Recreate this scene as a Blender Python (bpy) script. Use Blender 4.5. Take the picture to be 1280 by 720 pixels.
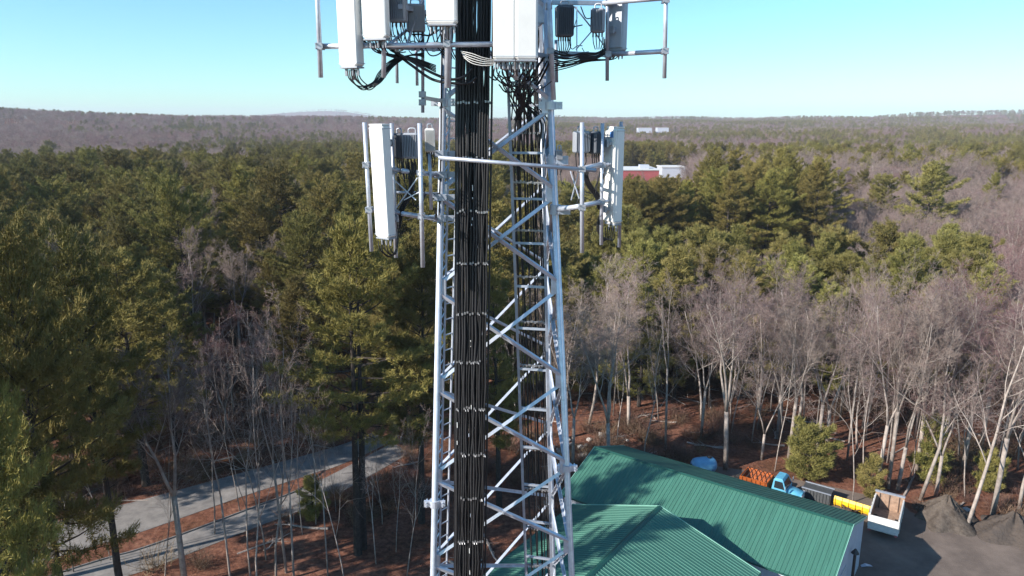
import bpy, bmesh, math, random
import numpy as np
from mathutils import Vector, Matrix

for o in list(bpy.data.objects): bpy.data.objects.remove(o)
scene = bpy.context.scene
COL = scene.collection

# ------------------------------------------------------------------ camera
CAM_H = 36.0; FPX = 900.0; TILT = math.atan(210 / FPX)
cam = bpy.data.cameras.new('camera'); cam.sensor_width = 36.0; cam.lens = 36.0 * FPX / 1280
cam.clip_start = 0.1; cam.clip_end = 60000
cam_o = bpy.data.objects.new('camera', cam); COL.objects.link(cam_o)
cam_o.location = (0, 0, CAM_H); cam_o.rotation_euler = (math.pi / 2 - TILT, 0, 0)
scene.camera = cam_o

# ------------------------------------------------------------------ sky and sun
SUN_EL = math.radians(28.5)
TO_SUN = Vector((-0.886 * math.cos(SUN_EL), -0.463 * math.cos(SUN_EL), math.sin(SUN_EL))).normalized()
world = bpy.data.worlds.new('World'); scene.world = world; world.use_nodes = True
nt = world.node_tree; bg = nt.nodes['Background']
sky = nt.nodes.new('ShaderNodeTexSky'); sky.sky_type = 'NISHITA'; sky.sun_disc = False
sky.sun_elevation = SUN_EL; sky.sun_rotation = math.atan2(TO_SUN.x, TO_SUN.y)
sky.altitude = 80; sky.air_density = 1.0; sky.dust_density = 0.25; sky.ozone_density = 1.6
tint = nt.nodes.new('ShaderNodeMix'); tint.data_type = 'RGBA'; tint.blend_type = 'MULTIPLY'
tint.inputs[0].default_value = 1.0; tint.inputs[7].default_value = (0.60, 0.95, 1.10, 1)
nt.links.new(sky.outputs[0], tint.inputs[6]); nt.links.new(tint.outputs[2], bg.inputs[0])
bg.inputs[1].default_value = 0.110
sun = bpy.data.lights.new('sun', 'SUN'); sun.energy = 5.0; sun.angle = math.radians(0.53); sun.color = (1.0, 0.93, 0.84)
sun_o = bpy.data.objects.new('sun', sun); COL.objects.link(sun_o)
sun_o.rotation_euler = TO_SUN.to_track_quat('Z', 'Y').to_euler(); sun_o.location = (-60, -30, 90)
vs = scene.view_settings
vs.view_transform = 'Standard'; vs.look = 'None'; vs.gamma = 1.0; vs.exposure = 0.80; vs.use_curve_mapping = False
scene.cycles.max_bounces = 6; scene.cycles.diffuse_bounces = 2; scene.cycles.glossy_bounces = 2
scene.cycles.transmission_bounces = 2; scene.cycles.transparent_max_bounces = 4; scene.cycles.volume_bounces = 0
scene.cycles.use_denoising = True
scene.cycles.caustics_reflective = False; scene.cycles.caustics_refractive = False

# ------------------------------------------------------------------ helpers
def ray(px, py):
    x = (px - 640) / FPX; y = -(py - 360) / FPX
    return Vector((x, math.cos(TILT) + y * math.sin(TILT), -math.sin(TILT) + y * math.cos(TILT)))
def gnd(px, py, z=0.0):
    d = ray(px, py); t = (z - CAM_H) / d.z
    return Vector((d.x * t, d.y * t, z))
def at(px, py, Y):
    d = ray(px, py); t = Y / d.y
    return Vector((d.x * t, Y, CAM_H + d.z * t))
def proj(x, y, z):
    dz = z - CAM_H
    dep = y * math.cos(TILT) - dz * math.sin(TILT); up = y * math.sin(TILT) + dz * math.cos(TILT)
    return (640 + FPX * x / dep, 360 - FPX * up / dep)

class MB:
    """collects geometry for ONE mesh"""
    def __init__(s): s.v = []; s.f = []; s.m = []
    def add(s, vs, fs, mi=0):
        b = len(s.v); s.v.extend([tuple(v) for v in vs]); s.f.extend([tuple(i + b for i in f) for f in fs]); s.m.extend([mi] * len(fs)); return s
    def tube(s, p0, p1, r0, r1=None, n=8, caps=True, mi=0):
        p0 = Vector(p0); p1 = Vector(p1); r1 = r0 if r1 is None else r1
        d = (p1 - p0)
        if d.length < 1e-6: return s
        d.normalize(); a = d.orthogonal().normalized(); b = d.cross(a)
        vs = []
        for p, r in ((p0, r0), (p1, r1)):
            for i in range(n):
                t = 2 * math.pi * i / n; vs.append(p + (a * math.cos(t) + b * math.sin(t)) * r)
        fs = [(i, (i + 1) % n, n + (i + 1) % n, n + i) for i in range(n)]
        if caps: fs += [tuple(range(n - 1, -1, -1)), tuple(range(n, 2 * n))]
        return s.add(vs, fs, mi)
    def path(s, pts, r, n=6, mi=0):
        pts = [Vector(p) for p in pts]; rs = r if isinstance(r, (list, tuple)) else [r] * len(pts)
        vs = []; fs = []; a = None
        for k, p in enumerate(pts):
            d = (pts[min(k + 1, len(pts) - 1)] - pts[max(k - 1, 0)])
            d = d.normalized() if d.length > 1e-9 else Vector((0, 0, 1))
            a = d.orthogonal() if a is None else (a - d * a.dot(d))
            if a.length < 1e-6: a = d.orthogonal()
            a.normalize(); b = d.cross(a)
            for i in range(n):
                t = 2 * math.pi * i / n; vs.append(p + (a * math.cos(t) + b * math.sin(t)) * rs[k])
        for k in range(len(pts) - 1):
            for i in range(n):
                fs.append((k * n + i, k * n + (i + 1) % n, (k + 1) * n + (i + 1) % n, (k + 1) * n + i))
        fs += [tuple(range(n - 1, -1, -1)), tuple(range((len(pts) - 1) * n, len(pts) * n))]
        return s.add(vs, fs, mi)
    def box(s, c, size, M=None, mi=0, bev=0.0):
        hx, hy, hz = size[0] / 2, size[1] / 2, size[2] / 2; c = Vector(c)
        if bev <= 0:
            vs = [Vector((sx * hx, sy * hy, sz * hz)) for sz in (-1, 1) for sx, sy in ((-1, -1), (1, -1), (1, 1), (-1, 1))]
            fs = [(3, 2, 1, 0), (4, 5, 6, 7), (0, 1, 5, 4), (1, 2, 6, 5), (2, 3, 7, 6), (3, 0, 4, 7)]
        else:
            b = bev; ring = []
            for sx, sy in ((-1, -1), (1, -1), (1, 1), (-1, 1)):
                q = [(sx * (hx - b), sy * hy), (sx * hx, sy * (hy - b))]
                if sx * sy < 0: q.reverse() 
                ring += q
            ring = []
            for cx, cy, a0 in ((hx - b, hy - b, 0), (-hx + b, hy - b, 90), (-hx + b, -hy + b, 180), (hx - b, -hy + b, 270)):
                for k in range(3):
                    t = math.radians(a0 + 45 * k); ring.append((cx + b * math.cos(t), cy + b * math.sin(t)))
            n = len(ring); vs = []
            for z, sc in ((-hz, 1 - b / max(hx, hy)), (-hz + b, 1), (hz - b, 1), (hz, 1 - b / max(hx, hy))):
                vs += [Vector((x * sc, y * sc, z)) for x, y in ring]
            fs = [tuple(range(n - 1, -1, -1)), tuple(range(3 * n, 4 * n))]
            for k in range(3):
                for i in range(n): fs.append((k * n + i, k * n + (i + 1) % n, (k + 1) * n + (i + 1) % n, (k + 1) * n + i))
        if M is not None: vs = [M @ v for v in vs]
        return s.add([v + c for v in vs], fs, mi)
    def bar(s, p0, p1, w, h, up=(0, 0, 1), mi=0):
        """rectangular bar between two points"""
        p0 = Vector(p0); p1 = Vector(p1); d = (p1 - p0).normalized(); up = Vector(up)
        a = d.cross(up)
        if a.length < 1e-4: a = d.orthogonal()
        a.normalize(); b = a.cross(d); a = a * w / 2; b = b * h / 2
        vs = [p + q for p in (p0, p1) for q in (-a - b, a - b, a + b, -a + b)]
        return s.add(vs, [(3, 2, 1, 0), (4, 5, 6, 7), (0, 1, 5, 4), (1, 2, 6, 5), (2, 3, 7, 6), (3, 0, 4, 7)], mi)
    def angle(s, p0, p1, w, t, nrm):
        """steel angle (L section): one flange in the face with normal nrm, one standing on it"""
        p0 = Vector(p0); p1 = Vector(p1); d = (p1 - p0).normalized(); n = Vector(nrm); n = (n - d * n.dot(d)).normalized(); a = d.cross(n)
        sec = [(0, 0), (w, 0), (w, t), (t, t), (t, w), (0, w)]
        vs = [p + a * (x - w / 2) - n * y for p in (p0, p1) for x, y in sec]; k = 6
        fs = [(i, (i + 1) % k, k + (i + 1) % k, k + i) for i in range(k)] + [(5, 4, 3, 2, 1, 0), (6, 7, 8, 9, 10, 11)]
        return s.add(vs, fs)
    def lathe(s, prof, c, n=16, mi=0):
        c = Vector(c); vs = []; fs = []
        for r, z in prof:
            for i in range(n):
                t = 2 * math.pi * i / n; vs.append(c + Vector((r * math.cos(t), r * math.sin(t), z)))
        for k in range(len(prof) - 1):
            for i in range(n): fs.append((k * n + i, k * n + (i + 1) % n, (k + 1) * n + (i + 1) % n, (k + 1) * n + i))
        return s.add(vs, fs, mi)
    def mesh(s, name, mats, smooth=False):
        me = bpy.data.meshes.new(name); me.from_pydata(s.v, [], s.f)
        mats = mats if isinstance(mats, (list, tuple)) else [mats]
        for m in mats: me.materials.append(m)
        if len(mats) > 1: me.polygons.foreach_set('material_index', s.m)
        if smooth: me.polygons.foreach_set('use_smooth', [True] * len(me.polygons))
        me.update(); return me
    def build(s, name, mats, parent=None, smooth=False, loc=None):
        o = bpy.data.objects.new(name, s.mesh(name, mats, smooth)); COL.objects.link(o)
        if parent is not None: o.parent = parent
        if loc is not None: o.location = loc
        return o

def tag(o, label=None, cat=None, group=None, kind=None):
    if label: o['label'] = label
    if cat: o['category'] = cat
    if group: o['group'] = group
    if kind: o['kind'] = kind
    return o
def empty(name, loc=(0, 0, 0), rz=0.0):
    o = bpy.data.objects.new(name, None); COL.objects.link(o); o.location = loc; o.rotation_euler = (0, 0, rz); o.empty_display_size = 0.3
    return o
def place(name, me, parent, loc=None, rot=None, scale=None):
    o = bpy.data.objects.new(name, me); COL.objects.link(o); o.parent = parent
    if loc is not None: o.location = loc
    if rot is not None: o.rotation_euler = rot
    if scale is not None: o.scale = scale
    return o
def curve_pts(ctrl, n=8):
    """Catmull-Rom through control points"""
    c = [Vector(p) for p in ctrl]; c = [c[0] * 2 - c[1]] + c + [c[-1] * 2 - c[-2]]; out = []
    for i in range(1, len(c) - 2):
        for k in range(n):
            t = k / n; a, b, d, e = c[i - 1], c[i], c[i + 1], c[i + 2]
            out.append(0.5 * ((2 * b) + (d - a) * t + (2 * a - 5 * b + 4 * d - e) * t * t + (3 * b - a - 3 * d + e) * t ** 3))
    out.append(c[-2]); return out

# ------------------------------------------------------------------ materials
def mat(name, col, rough=0.6, metal=0.0, var=0.0, vscale=3.0, bump=0.0, bscale=20.0, col2=None, spec=0.5, objrand=0.0, coords='Object', detail=5.0, stretch=None):
    m = bpy.data.materials.new(name); m.use_nodes = True; t = m.node_tree; b = t.nodes['Principled BSDF']
    b.inputs['Roughness'].default_value = rough; b.inputs['Metallic'].default_value = metal; b.inputs['Specular IOR Level'].default_value = spec
    tc = t.nodes.new('ShaderNodeTexCoord'); src = None
    if var > 0 or col2:
        n = t.nodes.new('ShaderNodeTexNoise'); n.inputs['Scale'].default_value = vscale; n.inputs['Detail'].default_value = detail; n.inputs['Roughness'].default_value = 0.65
        if stretch:
            mp = t.nodes.new('ShaderNodeMapping'); mp.inputs['Scale'].default_value = stretch; t.links.new(tc.outputs[coords], mp.inputs[0])
            oi0 = t.nodes.new('ShaderNodeObjectInfo'); t.links.new(oi0.outputs['Location'], mp.inputs['Location']); t.links.new(mp.outputs[0], n.inputs['Vector'])
        else: t.links.new(tc.outputs[coords], n.inputs['Vector'])
        r = t.nodes.new('ShaderNodeValToRGB')
        r.color_ramp.elements[0].position = 0.33; r.color_ramp.elements[1].position = 0.67
        c2 = col2 if col2 else tuple(max(0, c * (1 - var)) for c in col)
        c1 = col if col2 else tuple(c * (1 + var * 0.6) for c in col)
        r.color_ramp.elements[0].color = (*c2, 1); r.color_ramp.elements[1].color = (*c1, 1)
        t.links.new(n.outputs[0], r.inputs[0]); src = r.outputs[0]
    if objrand > 0:
        oi = t.nodes.new('ShaderNodeObjectInfo'); mr = t.nodes.new('ShaderNodeMapRange')
        mr.inputs[3].default_value = 1 - objrand; mr.inputs[4].default_value = 1 + objrand; t.links.new(oi.outputs['Random'], mr.inputs[0])
        mx = t.nodes.new('ShaderNodeVectorMath'); mx.operation = 'SCALE'
        if src is None: mx.inputs[0].default_value = col
        else: t.links.new(src, mx.inputs[0])
        t.links.new(mr.outputs[0], mx.inputs['Scale']); src = mx.outputs[0]
    if src is None: b.inputs['Base Color'].default_value = (*col, 1)
    else: t.links.new(src, b.inputs['Base Color'])
    if bump > 0:
        n2 = t.nodes.new('ShaderNodeTexNoise'); n2.inputs['Scale'].default_value = bscale; n2.inputs['Detail'].default_value = 4
        t.links.new(tc.outputs[coords], n2.inputs['Vector'])
        bp = t.nodes.new('ShaderNodeBump'); bp.inputs['Strength'].default_value = bump; bp.inputs['Distance'].default_value = 0.1
        t.links.new(n2.outputs[0], bp.inputs['Height']); t.links.new(bp.outputs[0], b.inputs['Normal'])
    return m

def leaf_mat(name, ca, cb, objrand=0.25, hue=None):
    """foliage or twigs: two tones over the crown plus a random shift for each tree"""
    m = bpy.data.materials.new(name); m.use_nodes = True; t = m.node_tree; b = t.nodes['Principled BSDF']
    b.inputs['Roughness'].default_value = 0.7; b.inputs['Specular IOR Level'].default_value = 0.25
    tc = t.nodes.new('ShaderNodeTexCoord'); n = t.nodes.new('ShaderNodeTexNoise'); n.inputs['Scale'].default_value = 0.9; n.inputs['Detail'].default_value = 3
    t.links.new(tc.outputs['Object'], n.inputs['Vector'])
    r = t.nodes.new('ShaderNodeValToRGB'); r.color_ramp.elements[0].position = 0.35; r.color_ramp.elements[1].position = 0.65
    r.color_ramp.elements[0].color = (*ca, 1); r.color_ramp.elements[1].color = (*cb, 1); t.links.new(n.outputs[0], r.inputs[0])
    oi = t.nodes.new('ShaderNodeObjectInfo')
    hs = t.nodes.new('ShaderNodeHueSaturation'); t.links.new(r.outputs[0], hs.inputs['Color'])
    mr = t.nodes.new('ShaderNodeMapRange'); mr.inputs[3].default_value = 1 - objrand; mr.inputs[4].default_value = 1 + objrand
    t.links.new(oi.outputs['Random'], mr.inputs[0]); t.links.new(mr.outputs[0], hs.inputs['Value'])
    mth = t.nodes.new('ShaderNodeMath'); mth.operation = 'MULTIPLY'; mth.inputs[1].default_value = 7.31
    fr = t.nodes.new('ShaderNodeMath'); fr.operation = 'FRACT'; t.links.new(oi.outputs['Random'], mth.inputs[0]); t.links.new(mth.outputs[0], fr.inputs[0])
    mh = t.nodes.new('ShaderNodeMapRange'); mh.inputs[3].default_value = 0.5 - (hue or 0.015); mh.inputs[4].default_value = 0.5 + (hue or 0.015)
    t.links.new(fr.outputs[0], mh.inputs[0]); t.links.new(mh.outputs[0], hs.inputs['Hue'])
    t.links.new(hs.outputs[0], b.inputs['Base Color'])
    return m

M = {}
M['steel'] = mat('galvanised_steel', (0.59, 0.63, 0.71), 0.40, 0.42, var=0.18, vscale=6, bump=0.05, bscale=60)
M['steel_dull'] = mat('weathered_steel', (0.40, 0.44, 0.52), 0.45, 0.5, var=0.2, vscale=5)
M['hardware'] = mat('mount_hardware', (0.40, 0.42, 0.46), 0.5, 0.5, var=0.25, vscale=12)
M['radome'] = mat('antenna_radome', (0.80, 0.79, 0.76), 0.45, 0, var=0.06, vscale=2.5)
M['radome_back'] = mat('antenna_back', (0.42, 0.45, 0.50), 0.5, 0.2, var=0.1, vscale=4)
M['radio'] = mat('radio_housing', (0.30, 0.32, 0.36), 0.55, 0.1, var=0.1, vscale=5)
M['radio_dark'] = mat('radio_dark', (0.10, 0.11, 0.13), 0.55, 0.1, var=0.1, vscale=5)
M['radio_white'] = mat('radio_white', (0.72, 0.72, 0.70), 0.5, 0, var=0.06, vscale=5)
M['cable'] = mat('black_cable', (0.016, 0.016, 0.018), 0.55, 0, var=0.4, vscale=4, objrand=0.45)
M['clamp'] = mat('cable_clamp', (0.36, 0.36, 0.37), 0.4, 0.6, var=0.35, vscale=25)
M['sticker'] = mat('blue_sticker', (0.08, 0.22, 0.5), 0.4)
M['roof'] = mat('green_metal_roof', (0.055, 0.168, 0.126), 0.6, 0.0, spec=0.3, var=0.13, vscale=1.0, stretch=(4.0, 0.35, 1.0), objrand=0.04, bump=0.03, bscale=3)
M['trim'] = mat('green_trim', (0.012, 0.075, 0.058), 0.5, 0, var=0.1)
M['trim_light'] = mat('pale_rake_trim', (0.20, 0.42, 0.34), 0.5, 0, var=0.1)
M['siding'] = mat('white_siding', (0.47, 0.50, 0.57), 0.55, 0, var=0.07, vscale=1.2)
M['door'] = mat('grey_door', (0.45, 0.46, 0.48), 0.5, 0, var=0.08)
M['black'] = mat('black_paint', (0.02, 0.02, 0.022), 0.5)
M['asphalt'] = mat('old_asphalt', (0.27, 0.25, 0.235), 0.85, 0, vscale=0.7, col2=(0.145, 0.135, 0.13), bump=0.2, bscale=30, detail=8)
M['kerb'] = mat('granite_kerb', (0.20, 0.19, 0.185), 0.85, 0, var=0.3, vscale=3)
M['bark_pine'] = mat('pine_bark', (0.055, 0.045, 0.04), 0.9, 0, var=0.35, vscale=3, bump=0.5, bscale=8, spec=0.2)
M['bark_grey'] = mat('grey_bark', (0.42, 0.36, 0.32), 0.85, 0, vscale=1.6, col2=(0.21, 0.175, 0.155), bump=0.3, bscale=10, spec=0.2, objrand=0.22)
M['needles'] = leaf_mat('pine_needles', (0.130, 0.114, 0.028), (0.240, 0.200, 0.056), 0.30)
M['needles_pale'] = leaf_mat('pale_pine_needles', (0.150, 0.138, 0.038), (0.255, 0.222, 0.070), 0.20)
M['twigs'] = leaf_mat('bare_twigs', (0.215, 0.158, 0.142), (0.325, 0.245, 0.218), 0.25, 0.02)
M['twigs_red'] = leaf_mat('reddish_twigs', (0.185, 0.105, 0.105), (0.255, 0.155, 0.150), 0.2, 0.02)
M['shrub'] = leaf_mat('shrub_twigs', (0.12, 0.07, 0.05), (0.19, 0.125, 0.085), 0.3, 0.03)
M['orange'] = mat('orange_paint', (0.33, 0.078, 0.011), 0.6, 0, var=0.5, vscale=3)  # mottled orange, darkened overall to stand in for tree shade on the body
M['blue_paint'] = mat('light_blue_paint', (0.10, 0.37, 0.54), 0.45, 0, var=0.2, vscale=3)
M['tank'] = mat('blue_tank', (0.12, 0.36, 0.58), 0.4, 0, var=0.12, vscale=2)
M['yellow'] = mat('yellow_paint', (0.80, 0.50, 0.02), 0.45, 0, var=0.15, vscale=4)
M['rust'] = mat('rusty_iron', (0.09, 0.06, 0.05), 0.8, 0.2, var=0.4, vscale=8)
M['glass'] = mat('dark_glass', (0.02, 0.025, 0.03), 0.08, 0)
M['rubber'] = mat('tyre_rubber', (0.02, 0.02, 0.02), 0.8)
M['wood'] = mat('plywood_lining', (0.33, 0.22, 0.155), 0.85, 0, var=0.35, vscale=2.5)
M['white_paint'] = mat('white_paint', (0.60, 0.59, 0.57), 0.45, 0, var=0.1, vscale=4)
M['grey_metal'] = mat('grey_corrugated', (0.075, 0.08, 0.085), 0.6, 0.2, var=0.3, vscale=3)  # grey darkened to stand in for the shadow the container lies in
M['soil'] = mat('dark_soil', (0.092, 0.073, 0.061), 0.95, 0, vscale=1.6, col2=(0.065, 0.055, 0.05), bump=0.8, bscale=5, spec=0.1, detail=10)
M['gravelpile'] = mat('grey_stone_dust', (0.125, 0.103, 0.086), 0.95, 0, vscale=1.8, col2=(0.06, 0.048, 0.04), bump=0.7, bscale=5, spec=0.1, detail=10)
M['stone'] = mat('pale_stone', (0.38, 0.36, 0.34), 0.9, 0, var=0.25, vscale=6, objrand=0.25)
M['brickred'] = mat('red_wall', (0.34, 0.085, 0.09), 0.8, 0, var=0.12, vscale=0.3)
M['flatroof'] = mat('pale_flat_roof', (0.62, 0.62, 0.62), 0.7, 0, var=0.1, vscale=0.1)

def ground_mat():
    m = bpy.data.materials.new('leaf_litter'); m.use_nodes = True; t = m.node_tree; b = t.nodes['Principled BSDF']
    b.inputs['Roughness'].default_value = 0.95; b.inputs['Specular IOR Level'].default_value = 0.1
    tc = t.nodes.new('ShaderNodeTexCoord')
    def noise(sc, det=6):
        n = t.nodes.new('ShaderNodeTexNoise'); n.inputs['Scale'].default_value = sc; n.inputs['Detail'].default_value = det; n.inputs['Roughness'].default_value = 0.7
        t.links.new(tc.outputs['Object'], n.inputs['Vector']); return n
    def ramp(n, stops):
        r = t.nodes.new('ShaderNodeValToRGB'); e = r.color_ramp.elements
        e[0].position, e[0].color = stops[0][0], (*stops[0][1], 1); e[1].position, e[1].color = stops[-1][0], (*stops[-1][1], 1)
        for p, c in stops[1:-1]: x = e.new(p); x.color = (*c, 1)
        t.links.new(n.outputs[0], r.inputs[0]); return r
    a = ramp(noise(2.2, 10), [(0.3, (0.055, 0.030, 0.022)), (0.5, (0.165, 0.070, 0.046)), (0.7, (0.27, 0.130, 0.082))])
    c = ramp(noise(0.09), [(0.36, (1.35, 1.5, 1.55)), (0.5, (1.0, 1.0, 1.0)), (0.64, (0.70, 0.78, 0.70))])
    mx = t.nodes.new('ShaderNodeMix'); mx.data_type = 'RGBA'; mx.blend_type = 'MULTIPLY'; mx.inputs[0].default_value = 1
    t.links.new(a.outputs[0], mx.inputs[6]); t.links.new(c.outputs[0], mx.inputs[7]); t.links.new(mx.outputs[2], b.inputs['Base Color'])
    bp = t.nodes.new('ShaderNodeBump'); bp.inputs['Strength'].default_value = 0.6; bp.inputs['Distance'].default_value = 0.25
    t.links.new(noise(3.5).outputs[0], bp.inputs['Height']); t.links.new(bp.outputs[0], b.inputs['Normal'])
    return m
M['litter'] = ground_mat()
def yard_mat():
    m = mat('gravel_yard', (0.20, 0.16, 0.135), 0.95, 0, vscale=0.35, col2=(0.115, 0.092, 0.08), bump=0.4, bscale=9, spec=0.1, detail=12)
    return m
M['yard'] = yard_mat()

# ------------------------------------------------------------------ terrain
def sst(a, b, x):
    t = np.clip((x - a) / (b - a), 0, 1); return t * t * (3 - 2 * t)
def terrain(x, y):
    x = np.asarray(x, float); y = np.asarray(y, float); r = np.hypot(x, y)
    far = sst(260, 2600, r)
    z = 13.0 * far
    z += far * (7 * np.sin(x / 330 + 1.3) * np.cos(y / 290) + 4.5 * np.sin((x + y) / 210 + 0.5) + 2.5 * np.cos((x - 1.3 * y) / 140))
    def hill(cx, cy, sx, sy, h): return h * np.exp(-((x - cx) / sx) ** 2 - ((y - cy) / sy) ** 2)
    z += hill(-1150, 1500, 520, 380, 34) + hill(-560, 1750, 330, 300, 15) + hill(-1600, 1000, 380, 420, 16) + hill(-250, 2300, 300, 300, 8)
    z += hill(2250, 3300, 620, 500, 42) + hill(900, 3300, 700, 400, 13) + hill(250, 3000, 330, 300, 18) + hill(1250, 2500, 350, 300, 10)
    z += hill(-2280, 8700, 520, 300, 105) + hill(-2900, 8700, 500, 300, 55) + hill(-1750, 8700, 450, 300, 45) + hill(1300, 6500, 900, 500, 30) + hill(-300, 5200, 900, 500, 14) + hill(350, 5600, 260, 300, 30)
    z -= hill(-250, 700, 420, 200, 6) + hill(400, 800, 400, 260, 4) + hill(200, 1500, 700, 300, 6)
    return z * sst(140, 300, r)
def axis(lo, hi, fine, step0, grow):
    a = [0.0]; s = step0
    while a[-1] < hi:
        a.append(a[-1] + s)
        if a[-1] > fine: s *= grow
    b = [0.0]; s = step0
    while b[-1] > lo:
        b.append(b[-1] - s)
        if b[-1] < -fine: s *= grow
    return np.array(sorted(set(b + a)))
gx = axis(-9000, 9000, 300, 12, 1.045); gy = axis(-300, 9800, 300, 12, 1.045)
X, Y = np.meshgrid(gx, gy); Z = terrain(X, Y)
mb = MB(); nx, ny = len(gx), len(gy)
mb.v = [tuple(p) for p in np.stack([X.ravel(), Y.ravel(), Z.ravel()], 1)]
mb.f = [(j * nx + i, j * nx + i + 1, (j + 1) * nx + i + 1, (j + 1) * nx + i) for j in range(ny - 1) for i in range(nx - 1)]; mb.m = [0] * len(mb.f)
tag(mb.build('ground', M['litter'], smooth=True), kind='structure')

# roads with a litter-strewn median between kerbs
def strip(name, left, right, z, material, thick=0.0):
    m = MB(); n = len(left); vs = []
    for l, r in zip(left, right): vs += [(l[0], l[1], z), (r[0], r[1], z)]
    fs = [(2 * i, 2 * i + 1, 2 * i + 3, 2 * i + 2) for i in range(n - 1)]
    m.add(vs, fs)
    if thick:
        b = len(m.v); m.add([(v[0], v[1], z - thick) for v in vs], [])
        for i in range(n - 1):
            m.f += [(2 * i, 2 * i + 2, b + 2 * i + 2, b + 2 * i), (2 * i + 3, 2 * i + 1, b + 2 * i + 1, b + 2 * i + 3)]; m.m += [0, 0]
    return m.build(name, material)
def smooth2(pts, n=6): return [(p.x, p.y) for p in curve_pts([(a, b, 0) for a, b in pts], n)]
up_far = smooth2([(-75, 37), (-55, 50.5), (-40.4, 60.7), (-35.9, 63.6), (-28.1, 69.2), (-19.8, 75.4), (-16.5, 79)])
med_far = smooth2([(-70, 30.5), (-52, 43.5), (-37, 54.9), (-33.3, 57.6), (-26.3, 64.0), (-18.7, 70.5), (-13.8, 76.5)])
med_near = smooth2([(-68.5, 28), (-50, 41.5), (-36, 52.6), (-31.6, 55.6), (-25.2, 61.6), (-20.3, 66.6), (-13.6, 76.3)])
low_near = smooth2([(-64, 22), (-46, 37), (-33.4, 49.6), (-29.4, 52.8), (-23.2, 58.7), (-17.9, 63.8), (-11.4, 73.5)])
tag(strip('road', up_far, med_far, 0.03, M['asphalt']), kind='structure')
tag(strip('road', med_near, low_near, 0.03, M['asphalt']), kind='structure')
tag(strip('median', med_far[:30], med_near[:30], 0.12, M['litter'], 0.15), kind='structure')
def kerb_line(pts, d):
    l = [(p[0], p[1]) for p in pts]; r = []
    for i, p in enumerate(pts):
        q = pts[min(i + 1, len(pts) - 1)]; o = pts[max(i - 1, 0)]; t = Vector((q[0] - o[0], q[1] - o[1])).normalized()
        r.append((p[0] - t.y * d, p[1] + t.x * d))
    return l, r
for pts, d in ((med_far[:30], 0.11), (med_near[:30], -0.11)):
    l, r = kerb_line(pts, d); tag(strip('kerb', l if d < 0 else r, r if d < 0 else l, 0.15, M['kerb'], 0.16), kind='structure')

# gravel yard
yard_pts = [(6, 36), (60, 36), (60, 50), (52, 57.5), (44, 58.8), (38.5, 60.5), (36.5, 63.2), (31, 66.8), (24, 70), (17, 71), (14, 66), (20, 58), (14, 48), (2, 44)]
yp = smooth2(yard_pts + yard_pts[:1], 5)[:-1]
rng = np.random.default_rng(5)
m = MB(); m.add([(x + rng.normal(0, .15), y + rng.normal(0, .15), 0.012) for x, y in yp], [tuple(range(len(yp)))])
tag(m.build('gravel_yard', M['yard']), kind='structure')

# ------------------------------------------------------------------ tree prototypes
def bulk_mesh(name, V, F, mats, mi=None, smooth=False):
    me = bpy.data.meshes.new(name); F = np.asarray(F)
    me.vertices.add(len(V)); me.vertices.foreach_set('co', np.asarray(V, np.float32).ravel())
    n = len(F); k = F.shape[1]
    me.loops.add(n * k); me.loops.foreach_set('vertex_index', F.ravel().astype(np.int32))
    me.polygons.add(n); me.polygons.foreach_set('loop_start', np.arange(0, n * k, k, dtype=np.int32)); 
    me.update(calc_edges=True); me.validate()
    for m_ in mats: me.materials.append(m_)
    return me

def unit(a): return a / np.maximum(np.linalg.norm(a, axis=-1, keepdims=True), 1e-9)

def needle_tufts(rng, C, A, ln, w, per):
    """C centres, A axes: sprays of narrow triangles"""
    n = len(C); C = np.repeat(C, per, 0); A = np.repeat(A, per, 0); ln = np.repeat(ln, per)
    d = unit(A * 0.75 + rng.normal(0, 0.55, (n * per, 3)) + np.array([0, 0, 0.28]))
    s = unit(np.cross(d, rng.normal(0, 1, (n * per, 3))))
    L = (ln * rng.uniform(0.65, 1.2, n * per))[:, None]; W = (w * rng.uniform(0.7, 1.3, n * per))[:, None]
    base = C + rng.normal(0, 0.10, C.shape)
    V = np.stack([base - s * W, base + s * W, base + d * L], 1).reshape(-1, 3)
    F = np.arange(n * per * 3).reshape(-1, 3)
    return V, F

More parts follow.
